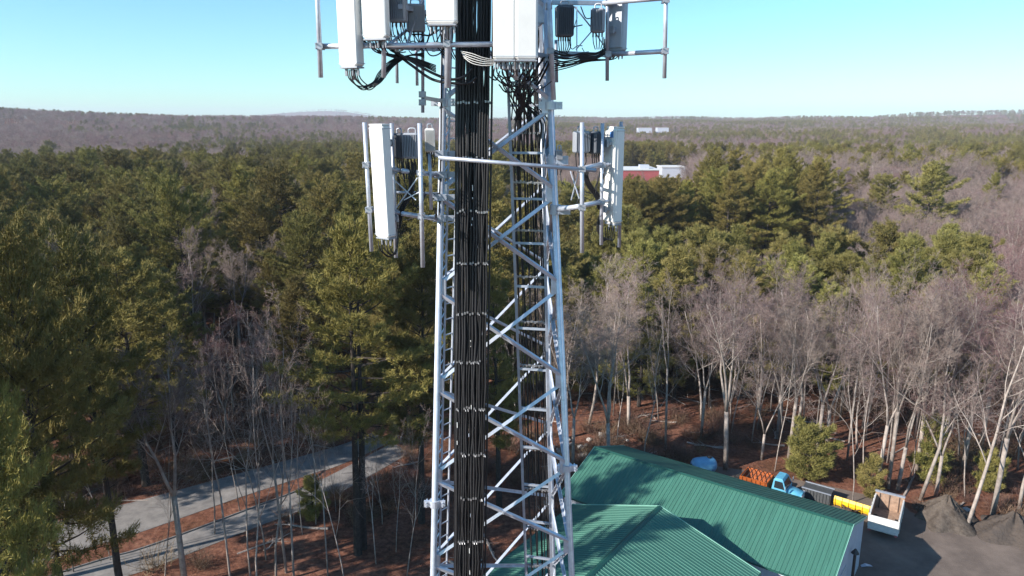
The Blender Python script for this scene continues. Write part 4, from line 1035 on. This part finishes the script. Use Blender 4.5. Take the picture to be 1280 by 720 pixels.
# cable ladder inside the right-hand face
def crL(z): return Vector((-.055 + (36.2 - z) * .037, 13.75 + .012 * (36.2 - z), z))
def crR(z): return Vector((.56 + (36.2 - z) * .030, 13.65 + .008 * (36.2 - z), z))
cl = empty('cable_ladder', (crL(0) + crR(0)) / 2); tag(cl, 'loose black cables on a steel ladder inside the shaded right face of the tower', 'cable ladder')
def cd_(m, name, mt, smooth=False, parent=None):
    o = m.build(name, mt, parent or cl, smooth)
    o.location = (-cl.location.x, -cl.location.y, 0); return o
for f in (crL, crR):
    m = MB(); m.angle(f(.2), f(TOPZ - .5), .055, .01, (0, -1, 0)); cd_(m, 'ladder_rail', M['steel_dull'])
for z in np.arange(1.0, TOPZ - 1, .86):
    m = MB(); m.angle(crL(z), crR(z), .045, .01, (0, -1, .1)); cd_(m, 'rung', M['steel_dull'])
for k in range(15):
    low = k < 9; f = (.05 + .90 * k / 8 if low else .08 + .84 * (k - 9) / 5) + g3.normal(0, .025); back = .10 + .09 * (k % 2) + (.12 if k % 5 == 0 else 0); w1, w2 = g3.uniform(0, 6.28, 2); amp = .014 if k > 3 else .024
    pts_ = []
    for z in np.arange(.3 if low else 32.4 + .35 * k - 3, TOPZ - .8, .4):
        p = crL(z).lerp(crR(z), f); pts_.append(p + Vector((amp * math.sin(z * .9 + w1) + (.10 * math.sin((z - 35.2) * 1.4) * (z > 35.2) * (1 - k / 7)), back + .02 * math.sin(z * 1.3 + w2), 0)))
    m = MB(); m.path(pts_, g3.choice([.016, .020, .012]), 7); cd_(m, 'cable', M['cable'], True)
for z in np.arange(.8, TOPZ - 1, .92):
    m = MB(); b = Vector((0, .08, 0)); m.bar(crL(z) + b, crR(z) + b, .03, .03)
    for k in range(9):
        p = crL(z).lerp(crR(z), .06 + .11 * k); m.box(p + Vector((0, .06, g3.normal(0, .015))), (.035, .05, .035))
    cd_(m, 'cable_hanger', M['clamp'])

# ------------------------------------------------------------------ antennas, radios and their mounts
def group_root(name, p, label, cat): 
    o = empty(name, p); return tag(o, label, cat)
def sub(root, m, name, mt, smooth=False, parent=None):
    """part built in world coordinates, hung under root"""
    o = m.build(name, mt, parent or root, smooth)
    if parent is None: o.location = -Vector(root.location)
    return o
def clamp_mesh(p, r, axis=(1, 0, 0)):
    m = MB(); a = Vector(axis).normalized(); p = Vector(p); u_ = Vector((0, 0, 1)); b = a.cross(u_)
    if b.length < .1: b = Vector((0, 1, 0))
    b.normalize()
    m.bar(p - u_ * .05 + b * (r + .012), p + u_ * .05 + b * (r + .012), .11, .014, b); m.bar(p - u_ * .05 - b * (r + .012), p + u_ * .05 - b * (r + .012), .11, .014, b)
    for s in (-1, 1):
        for t in (-1, 1):
            q = p + a * .045 * s + u_ * .035 * t; m.tube(q - b * (r + .06), q + b * (r + .06), .009, n=6)
    return m
def antenna(pos, h, w, d, yaw, label, nconn=6, tilt=0.0, radome='radome', jump=None, sticker=False, back_w=.6):
    """pos: centre of the bottom face; front looks along local -Y"""
    root = empty('panel_antenna', pos, yaw); root.rotation_euler[0] = tilt; tag(root, label, 'antenna', 'panel antennas on the tower')
    m = MB(); m.box((0, 0, h / 2), (w, d, h), bev=min(.035, d * .2)); body = m.build('radome', M[radome], root)
    m = MB(); m.box((0, d / 2 + .012, h / 2), (w * back_w, .03, h * .94)); m.build('back_plate', M['radome_back'] if radome != 'radome' else M['radome'], root)
    m = MB(); m.box((0, 0, -.008), (w * .94, d * .9, .022)); m.build('bottom_cap', M['radio'], root)
    m = MB(); m.box((0, 0, h + .008), (w * .94, d * .9, .022)); m.build('top_cap', M['radome'], root)
    for z in (.055, h - .055):
        m = MB(); m.box((0, 0, z), (w + .006, d + .006, .012), bev=min(.036, d * .2)) if False else m.box((0, 0, z), (w + .005, d + .005, .010)); m.build('seam', M['radio'] if radome != 'radome' else M['radome_back'], root)
    for k in range(nconn):
        x = (k - (nconn - 1) / 2) * w * .8 / max(1, nconn - 1); y = .02 * (-1) ** k
        m = MB(); m.tube((x, y, -.015), (x, y, -.06), .014, n=8); m.tube((x, y, -.06), (x, y, -.13), .018, .012, n=8); m.build('connector', M['hardware'], root)
    for z in (h * .16, h * .84):
        m = MB(); m.box((0, d / 2 + .07, z), (.12, .1, .06)); m.box((0, d / 2 + .13, z), (.16, .03, .12)); m.build('bracket', M['hardware'], root)
    if sticker:
        m = MB(); m.box((-w * .12, d / 2 + .03, h * .93), (w * .3, .006, w * .3)); m.build('sticker', M['sticker'], root)
    return root
def radio(pos, w, d, h, yaw, mt, label, fins='side', nports=4):
    root = empty('radio_unit', pos, yaw); tag(root, label, 'radio unit', 'radio units on the tower')
    m = MB(); m.box((0, 0, h / 2), (w, d, h), bev=.02); m.build('housing', M[mt], root)
    nf = 9
    for k in range(nf):
        x = -w / 2 + (k + .5) * w / nf; m = MB(); m.box((x, -d / 2 - .018, h * .5), (.008, .04, h * .86)); m.build('cooling_fin', M[mt], root)
    for k in range(nports):
        x = (k - (nports - 1) / 2) * w * .7 / max(1, nports - 1); m = MB(); m.tube((x, 0, .01), (x, 0, -.07), .014, n=8); m.path(curve_pts([(x, 0, -.05), (x + .01, .0, -.16), (x * .6, .06, -.27)], 4), .009, 6); m.build('cable_tail', M['cable'], root)
    m = MB(); m.bar((-w * .3, d / 2 + .03, h * .25), (-w * .3, d / 2 + .03, h * .95), .04, .05, (0, 1, 0)); m.bar((w * .3, d / 2 + .03, h * .25), (w * .3, d / 2 + .03, h * .95), .04, .05, (0, 1, 0)); m.build('bracket', M['hardware'], root)
    m = MB(); m.path(curve_pts([(-w * .25, 0, h), (-w * .2, 0, h + .07), (w * .2, 0, h + .07), (w * .25, 0, h)], 4), .012, 6); m.build('handle', M['hardware'], root)
    return root
def jumpers(root, ctrl_sets, r=.011, name='jumper_cable'):
    for c in ctrl_sets:
        m = MB(); m.path(curve_pts([at(*q) for q in c], 6), r, 6); o = m.build(name, M['cable'], root)
        mw = root.matrix_basis if False else (Matrix.Translation(root.location) @ root.rotation_euler.to_matrix().to_4x4())
        o.matrix_parent_inverse = mw.inverted()

# --- upper left mount
ml = group_root('antenna_mount', at(560, 60, 12.3), 'upper antenna mount of white pipes reaching left over the sky', 'antenna mount')
m = MB(); m.tube(at(396, 58, 11.75), at(640, 55, 11.95), .042, n=12); sub(ml, m, 'cross_pipe', M['steel'], True)
m = MB(); m.tube(at(393, -90, 11.7), at(401, 97, 11.7), .037, n=10); sub(ml, m, 'vertical_pipe', M['steel'], True)
for px, y0, y1, Y, r_ in ((479.5, -80, 97, 11.78, .037), (559.5, -80, 110, 11.86, .05), (442, -60, 100, 11.95, .032), (496.5, 50, 104, 12.6, .026), (521.5, 60, 107, 12.8, .026), (528.5, 0, 141, 12.5, .028), (645, -80, 100, 11.9, .04)):
    m = MB(); m.tube(at(px - (.02 * y0), y0, Y), at(px, y1, Y), r_, n=10); sub(ml, m, 'vertical_pipe', M['steel_dull' if Y > 12.4 else 'steel'], True)
for a, b, w_ in (((486, 58, 11.85), (548, 61, 13.05), .08), ((500, 8, 11.85), (548, 20, 13.05), .07), ((486, 56, 11.85), (545, 8, 13.05), .035), ((508, 58, 12.1), (530, -8, 12.3), .03), ((400, -5, 11.8), (640, -14, 12.0), .06), ((632, 60, 12.0), (690, 72, 13.2), .07)):
    m = MB(); m.bar(at(*a), at(*b), w_, w_); sub(ml, m, 'standoff_arm', M['steel_dull'])
for px, py, Y, r_ in ((400, 58, 11.72, .045), (479, 56, 11.8, .045), (559, 55, 11.88, .055), (528, 118, 12.5, .03), (528, 128, 12.5, .03)):
    sub(ml, clamp_mesh(at(px, py, Y), r_), 'clamp', M['hardware'])
m = MB(); m.bar(at(528, 122, 12.5), at(552, 126, 13.0), .05, .06); sub(ml, m, 'standoff_arm', M['radome'])
# extra fittings
for k in range(10):
    p = at(490 + 6.5 * k, 60 + 3 * math.sin(k * 1.7), 11.95 + .05 * k); m = MB(); m.box(p, (.05, .05, .05)); m.tube(p + Vector((-.05, -.03, .03)), p + Vector((.05, -.03, .03)), .01, n=5); sub(ml, m, 'u_bolt', M['hardware'])

a1 = antenna(at(440, 84, 11.75), 2.2, .36, .20, math.radians(-28), 'white panel antenna hanging lowest at the upper left of the tower', 6)
jumpers(a1, [((434 + 2.2 * k, 87, 11.75), (437 + 2.4 * k, 99 + 1.5 * (k % 3), 11.75), (450 + 2.2 * k, 108 + 2.2 * (k % 3), 11.8), (466 + 1.6 * k, 103, 11.85), (474 + 3 * k, 90 - 1.2 * k, 11.95), (492 + 4 * k, 74 - k, 12.1), (530, 66 + k, 12.3)) for k in range(7)], .010)
jumpers(a1, [((452, -5, 11.85), (450, 25, 11.85), (452, 45, 11.85), (463, 58, 11.9), (480, 66, 12.0), (500, 70, 12.1))], .014)
a2 = antenna(at(471, 49, 11.65), 2.2, .40, .18, math.radians(-16), 'wide white panel antenna second from the left at the top of the tower', 6)
jumpers(a2, [((462 + 4 * k, 52, 11.65), (466 + 4 * k, 62, 11.75), (480 + 3 * k, 68 + k, 11.9), (515, 72 + k, 12.2), (545, 82 + 2 * k, 12.3)) for k in range(5)], .010)
a3 = antenna(at(553, 31, 11.7), 1.9, .46, .2, math.radians(-3), 'white panel antenna in front of the near left tower leg, cut by the top border', 6)
jumpers(a3, [((541 + 5 * k, 34, 11.7), (541 + 5 * k, 44, 11.75), (545 + 4 * k, 56 + k, 11.95), (556 + 3 * k, 70 + k, 12.15)) for k in range(6)], .010)
a4 = antenna(at(630.5, 75.5, 11.6), 2.3, .345, .2, math.radians(2), 'white panel antenna facing the viewer beside the cable bundle, left of a close pair', 8)
a5 = antenna(at(657.5, 75.5, 11.6), 2.3, .345, .2, math.radians(5), 'white panel antenna facing the viewer, right of a close pair', 8)
g4 = np.random.default_rng(8)
for an, cxp in ((a4, 630), (a5, 657)):
    jumpers(an, [((cxp - 10 + 3 * k, 79, 11.6), (cxp - 9 + 3 * k + g4.normal(0, 2), 90 + g4.uniform(0, 5), 11.8), (645 + (cxp - 643) * .6 + g4.normal(0, 4), 104 + g4.uniform(-3, 6), 12.2), (648 + g4.normal(0, 5), 122, 12.9), (650 + g4.normal(0, 9), 150, 13.4)) for k in range(8)], .011)
radio(at(498, 28, 12.0), .28, .18, .6, math.radians(-10), 'radio', 'grey radio unit behind the second white antenna at the top left')
radio(at(520, 40, 12.3), .30, .2, .42, math.radians(8), 'radio', 'grey radio unit below the lattice arm left of the leg')

# --- droopy cables between mount and bundle
for c, r_, lab in ((((488, 62, 12.0), (512, 75, 12.0), (538, 90, 12.0), (562, 99, 12.0), (580, 96, 12.05), (590, 85, 12.1)), .022, 'thick black cable sagging from the upper left mount, the upper of two'),
                   (((494, 66, 12.05), (515, 82, 12.05), (540, 99, 12.05), (565, 104, 12.0), (585, 104, 12.1), (596, 96, 12.1)), .022, 'thick black cable sagging from the upper left mount, the lower of two')):
    m = MB(); m.path(curve_pts([at(*q) for q in c], 8), r_, 8); tag(m.build('feeder_cable', M['cable'], None, True), lab, 'cable')
m = MB()
for k in range(5): m.path(curve_pts([at(576 + k, 64 + 2 * k, 11.9), at(590, 67 + 3 * k, 11.85), at(604, 72 + 2.5 * k, 11.85), at(620, 75 + 1.5 * k, 11.9)], 6), .006, 5)
tag(m.build('thin_wires', M['radome']), 'loop of thin pale wires across the front of the black bundle', 'wires')
for k in range(9):
    m = MB(); a = g4.uniform(0, 1); m.path(curve_pts([at(690 - 3 * k, 70 + g4.normal(0, 3), 12.9), at(680 - 4 * k, 95 + g4.normal(0, 5), 13.1), at(664 - 2 * k + g4.normal(0, 4), 118 + g4.normal(0, 6), 13.3), at(645 + 5 * k, 150, 13.4), at(644 + 5 * k, 185, 13.45)], 6), .02 if k % 3 == 0 else .012, 7)
    tag(m.build('feeder_cable', M['cable'], None, True), 'black cable curving down into the right face below the paired antennas', 'cable', 'cables below the paired antennas')

def tangle(n, x0, x1, y0, y1, Ya, Yb, r0, r1, label, group, seed):
    q_ = np.random.default_rng(seed)
    for k in range(n):
        xa = q_.uniform(x0, x1); xb = xa + q_.choice([-1, 1]) * q_.uniform(.25, .6) * (x1 - x0); xb = min(max(xb, x0), x1); ya, yb = q_.uniform(y0, y1, 2); sag = q_.uniform(.1, .35) * (y1 - y0); d0, d1 = q_.uniform(Ya, Yb, 2)
        m = MB(); m.path(curve_pts([at(xa, ya, d0), at(xa * .7 + xb * .3, (ya + yb) / 2 + sag, (d0 + d1) / 2), at(xa * .3 + xb * .7, (ya + yb) / 2 + sag * .9, (d0 + d1) / 2), at(xb, yb, d1)], 6), q_.uniform(r0, r1), 6)
        tag(m.build('jumper_cable', M['cable'], None, True), label, 'cable', group)
tangle(16, 486, 556, -5, 66, 12.1, 12.9, .007, .014, 'short black jumper cable tangled in the upper left mount', 'tangle in the upper left mount', 31)
tangle(7, 612, 690, 84, 120, 12.1, 13.2, .007, .012, 'short black jumper cable tangled under the paired antennas', 'tangle under the paired antennas', 32)
tangle(7, 694, 756, 5, 70, 13.0, 13.4, .006, .011, 'thin black jumper cable tangled in the upper right mount', 'tangle in the upper right mount', 33)
tangle(9, 496, 546, 205, 282, 12.2, 12.9, .007, .013, 'black jumper cable tangled in the lower left mount', 'tangle in the lower left mount', 34)
tangle(5, 700, 756, 205, 262, 12.5, 13.1, .007, .012, 'black jumper cable tangled in the lower right mount', 'tangle in the lower right mount', 35)
# --- upper right mount
mr = group_root('antenna_mount', at(700, 62, 12.9), 'upper antenna mount reaching right over the sky', 'antenna mount')
m = MB(); m.tube(at(764, 68, 13.4), at(834, 64, 12.6), .04, n=12); sub(mr, m, 'cross_pipe', M['steel'], True)
m = MB(); m.tube(at(750, 4, 13.4), at(836, -3, 12.6), .04, n=12); sub(mr, m, 'cross_pipe', M['steel'], True)
m = MB(); m.tube(at(833.5, -60, 12.6), at(830.5, 98, 12.6), .036, n=10); sub(mr, m, 'vertical_pipe', M['steel'], True)
m = MB(); m.tube(at(759.5, -60, 13.35), at(759, 101, 13.35), .034, n=10); sub(mr, m, 'vertical_pipe', M['steel_dull'], True)
m = MB(); m.tube(at(684, -40, 12.7), at(692, 125, 12.75), .045, n=10); sub(mr, m, 'vertical_pipe', M['steel'], True)
m = MB(); m.tube(at(695, 50, 13.6), at(696, 103, 13.6), .03, n=10); sub(mr, m, 'vertical_pipe', M['steel_dull'], True)
for a, b, w_ in (((690, 66, 13.2), (764, 69, 13.4), .07), ((690, 3, 13.2), (764, 4, 13.4), .07), ((718, 8, 13.1), (742, 38, 13.3), .018), ((720, 62, 13.1), (756, 20, 13.3), .018), ((721, 8, 13.1), (721, 64, 13.1), .018), ((742, 38, 13.3), (757, 60, 13.35), .018), ((680, 75, 12.9), (735, 66, 13.5), .05)):
    m = MB(); m.bar(at(*a), at(*b), w_, w_); sub(mr, m, 'standoff_arm', M['steel_dull'])
for px, py, Y in ((831, 64, 12.6), (832, 0, 12.6), (760, 68, 13.38), (760, 4, 13.38), (688, 64, 12.75), (686, 8, 12.75)):
    sub(mr, clamp_mesh(at(px, py, Y), .045), 'clamp', M['hardware'])
radio(at(705.5, 46, 12.95), .29, .2, .50, math.radians(8), 'radio_dark', 'dark radio unit hanging right of the paired white antennas', nports=6)
radio(at(747, 41, 13.2), .23, .14, .40, math.radians(-20), 'radio', 'small grey radio unit left of the dark-backed antenna at the upper right')
a6 = antenna(at(770, 65, 13.5), 2.2, .36, .17, math.radians(140), 'antenna seen from its dark back at the upper right of the tower', 4, radome='radome_back', back_w=.9)
jumpers(a6, [((762 + 4 * k, 66, 13.45), (758 + 3 * k, 74, 13.4), (735, 74 + k, 13.3), (712, 78 + 2 * k, 13.1), (692, 80 + 3 * k, 12.95)) for k in range(4)], .010)
for k in range(8):
    m = MB(); m.path(curve_pts([at(692, 62 + 2.4 * k, 12.85), at(710 + g4.normal(0, 4), 68 + 1.6 * k + g4.normal(0, 1.5), 13.0), at(728, 66 + 1.3 * k, 13.15), at(745, 68 + .8 * k + g4.normal(0, 1), 13.3), at(757, 60 + k, 13.35)], 6), .014 if k % 2 else .009, 6)
    tag(m.build('feeder_cable', M['cable'], None, True), 'black cable along the right-hand arm of the upper mount', 'cable', 'cables along the upper right arm')

# --- lower left mount
m2 = group_root('antenna_mount', at(545, 240, 12.4), 'lower antenna mount on the left leg with three upright pipes', 'antenna mount')
for a, b, r_ in (((455.5, 153, 12.2), (464.5, 314, 12.2), .034), ((489.5, 154, 12.35), (495, 322, 12.35), .033), ((524.5, 154, 12.05), (528.5, 334, 12.05), .037)):
    m = MB(); m.tube(at(*a), at(*b), r_, n=12); sub(m2, m, 'vertical_pipe', M['steel'], True)
for a, b, r_ in (((503, 213.5, 12.2), (548, 219, 13.0), .042), ((495, 240, 12.35), (548, 242, 13.0), .022), ((503, 267, 12.2), (548, 274, 13.0), .042), ((460, 206, 12.24), (500, 213, 12.3), .03), ((464, 262, 12.24), (500, 266, 12.3), .03)):
    m = MB(); m.tube(at(*a), at(*b), r_, n=10); sub(m2, m, 'standoff_arm', M['steel'], True)
for a, b in (((494, 226, 12.3), (520, 250, 12.1)), ((494, 262, 12.3), (522, 222, 12.1)), ((505, 250, 12.2), (524, 240, 12.1))):
    m = MB(); m.bar(at(*a), at(*b), .016, .016); sub(m2, m, 'stay', M['steel'])
for px, py, Y in ((526, 216, 12.1), (527, 270, 12.1), (458, 206, 12.22), (461.5, 262, 12.22), (492, 213, 12.35), (494, 266, 12.35)): sub(m2, clamp_mesh(at(px, py, Y), .045), 'clamp', M['hardware'])
for px, py in ((549, 192), (549, 218), (548, 246), (547, 272)):
    m = MB(); p = legL(at(px, py, 13.08).z); m.tube(p - Vector((0, 0, .05)), p + Vector((0, 0, .05)), .095, n=14); m.box(p + Vector((0, -.11, 0)), (.22, .03, .12)); m.box(p + Vector((.17, -.05, 0)), (.16, .04, .10)); m.box(p + Vector((-.15, -.05, .02)), (.1, .1, .06))
    for s in (-1, 1): m.tube(p + Vector((s * .11, -.2, .04)), p + Vector((s * .11, .18, .04)), .014, n=6); m.tube(p + Vector((s * .11, -.2, -.04)), p + Vector((s * .11, .18, -.04)), .014, n=6)
    sub(m2, m, 'leg_clamp', M['steel_dull'])
m = MB(); m.tube(at(548, 197, 11.95), at(745, 213, 12.1), .033, n=12); sub(m2, m, 'cross_pipe', M['steel_dull'], True)
a7 = antenna(at(482.5, 296.5, 12.05), 1.85, .33, .19, math.radians(-38), 'white panel antenna on the lower left mount, facing left', 6, tilt=math.radians(1.5))
jumpers(a7, [((473 + 3.3 * k, 301, 12.1), (475 + 3.3 * k, 312 + 2 * (k % 2), 12.1), (487 + 2 * k, 321 - k, 12.2), (497, 308 - 3 * k, 12.3), (497, 285, 12.35)) for k in range(5)], .010)
jumpers(a7, [((497 + k, 285, 12.35), (499 + 2 * k, 262, 12.35), (509 + 2 * k, 244, 12.3), (512 + 2 * k, 226, 12.3), (508 + 3 * k, 204, 12.3)) for k in range(4)], .014)
jumpers(a7, [((503 + 4 * k, 202, 12.3), (504 + 4 * k, 212, 12.3), (506 + 2 * k, 224, 12.3)) for k in range(5)], .012)
radio(at(500, 198, 12.45), .17, .2, .42, math.radians(-20), 'radio_dark', 'dark radio unit right behind the lower left antenna')
radio(at(516, 198, 12.3), .26, .22, .42, math.radians(-14), 'radio', 'blue-grey radio unit left of the third pipe of the lower mount')
radio(at(538, 190, 12.7), .17, .12, .40, math.radians(5), 'radio_white', 'small white box left of the near leg at the lower mount')
m = MB(); m.tube(at(537, 192, 12.7), at(539, 262, 12.7), .03, n=8); sub(m2, m, 'vertical_pipe', M['steel'], True)

# --- lower right mount
m3 = group_root('antenna_mount', at(705, 235, 12.8), 'lower antenna mount on the right leg', 'antenna mount')
for a, b, r_, mt in (((727.5, 153, 12.1), (727.5, 316, 12.1), .035, 'steel'), ((753, 154, 12.7), (751.5, 306, 12.7), .032, 'steel'), ((776.5, 152, 13.1), (774, 309, 13.1), .032, 'steel_dull')):
    m = MB(); m.tube(at(*a), at(*b), r_, n=12); sub(m3, m, 'vertical_pipe', M[mt], True)
for a, b, r_ in (((698, 262, 13.2), (724, 258, 12.2), .045), ((724, 258, 12.2), (752, 252, 12.7), .042), ((722, 212, 12.15), (754, 205, 12.7), .042), ((752, 252, 12.7), (775, 250, 13.1), .03), ((752, 206, 12.7), (776, 204, 13.1), .03), ((696, 208, 13.2), (726, 212, 12.15), .03)):
    m = MB(); m.tube(at(*a), at(*b), r_, n=10); sub(m3, m, 'standoff_arm', M['steel'], True)
for a, b in (((713, 214, 12.4), (724, 248, 12.15)), ((723, 216, 12.15), (714, 250, 12.4))):
    m = MB(); m.bar(at(*a), at(*b), .016, .016); sub(m3, m, 'stay', M['steel'])
for px, py, Y in ((727.5, 211, 12.12), (727.5, 259, 12.12), (752.5, 206, 12.7), (752, 252, 12.7)): sub(m3, clamp_mesh(at(px, py, Y), .045), 'clamp', M['hardware'])
for py in (200, 262):
    z = at(695, py, 13.25).z; p = legR(z); m = MB(); m.tube(p - Vector((0, 0, .09)), p + Vector((0, 0, .09)), .10, n=14); m.box(p + Vector((.16, -.06, 0)), (.22, .16, .15))
    for s in (-1, 1): m.tube(p + Vector((.05, -.2, .05 * s)), p + Vector((.05, .18, .05 * s)), .014, n=6)
    sub(m3, m, 'leg_clamp', M['steel_dull'])
a8 = antenna(at(766, 279, 12.9), 1.68, .33, .17, math.radians(118), 'white panel antenna on the lower right mount, facing away to the right', 6, sticker=True, back_w=.96)
jumpers(a8, [((757 + 2.5 * k, 284, 12.85), (757 + 2.4 * k, 296 + k, 12.85), (752, 303 - 2 * k, 12.8), (750 - k, 285, 12.75), (751, 262, 12.72)) for k in range(5)], .010)
jumpers(a8, [((751 - k, 262, 12.72), (750 - 2 * k, 246, 12.7), (741 - 2 * k, 234, 12.65), (735 - 1.5 * k, 222, 12.6), (736 - 2 * k, 208, 12.6)) for k in range(4)], .014)
radio(at(726, 191, 12.75), .26, .2, .37, math.radians(12), 'radio', 'blue-grey radio unit behind the front pipe of the lower right mount')
radio(at(744, 192, 12.8), .19, .22, .38, math.radians(30), 'radio_dark', 'dark radio unit left of the lower right antenna')
radio(at(699, 200, 13.1), .11, .1, .18, 0, 'radio', 'very small junction box on the right leg above the lower mount', nports=2)

# ------------------------------------------------------------------ haze
m = MB(); m.box((0, 4800, 84), (18400, 10600, 192))
hm = bpy.data.materials.new('haze_air'); hm.use_nodes = True; t = hm.node_tree; t.nodes.remove(t.nodes['Principled BSDF'])
pv = t.nodes.new('ShaderNodeVolumePrincipled'); pv.inputs['Color'].default_value = (0.86, 0.90, 1.0, 1); pv.inputs['Density'].default_value = 1.05e-4; pv.inputs['Anisotropy'].default_value = 0.0
t.links.new(pv.outputs[0], t.nodes['Material Output'].inputs['Volume'])
tag(m.build('haze', hm), 'pale haze over the far woods', 'haze', kind='stuff')
bpy.context.view_layer.update()
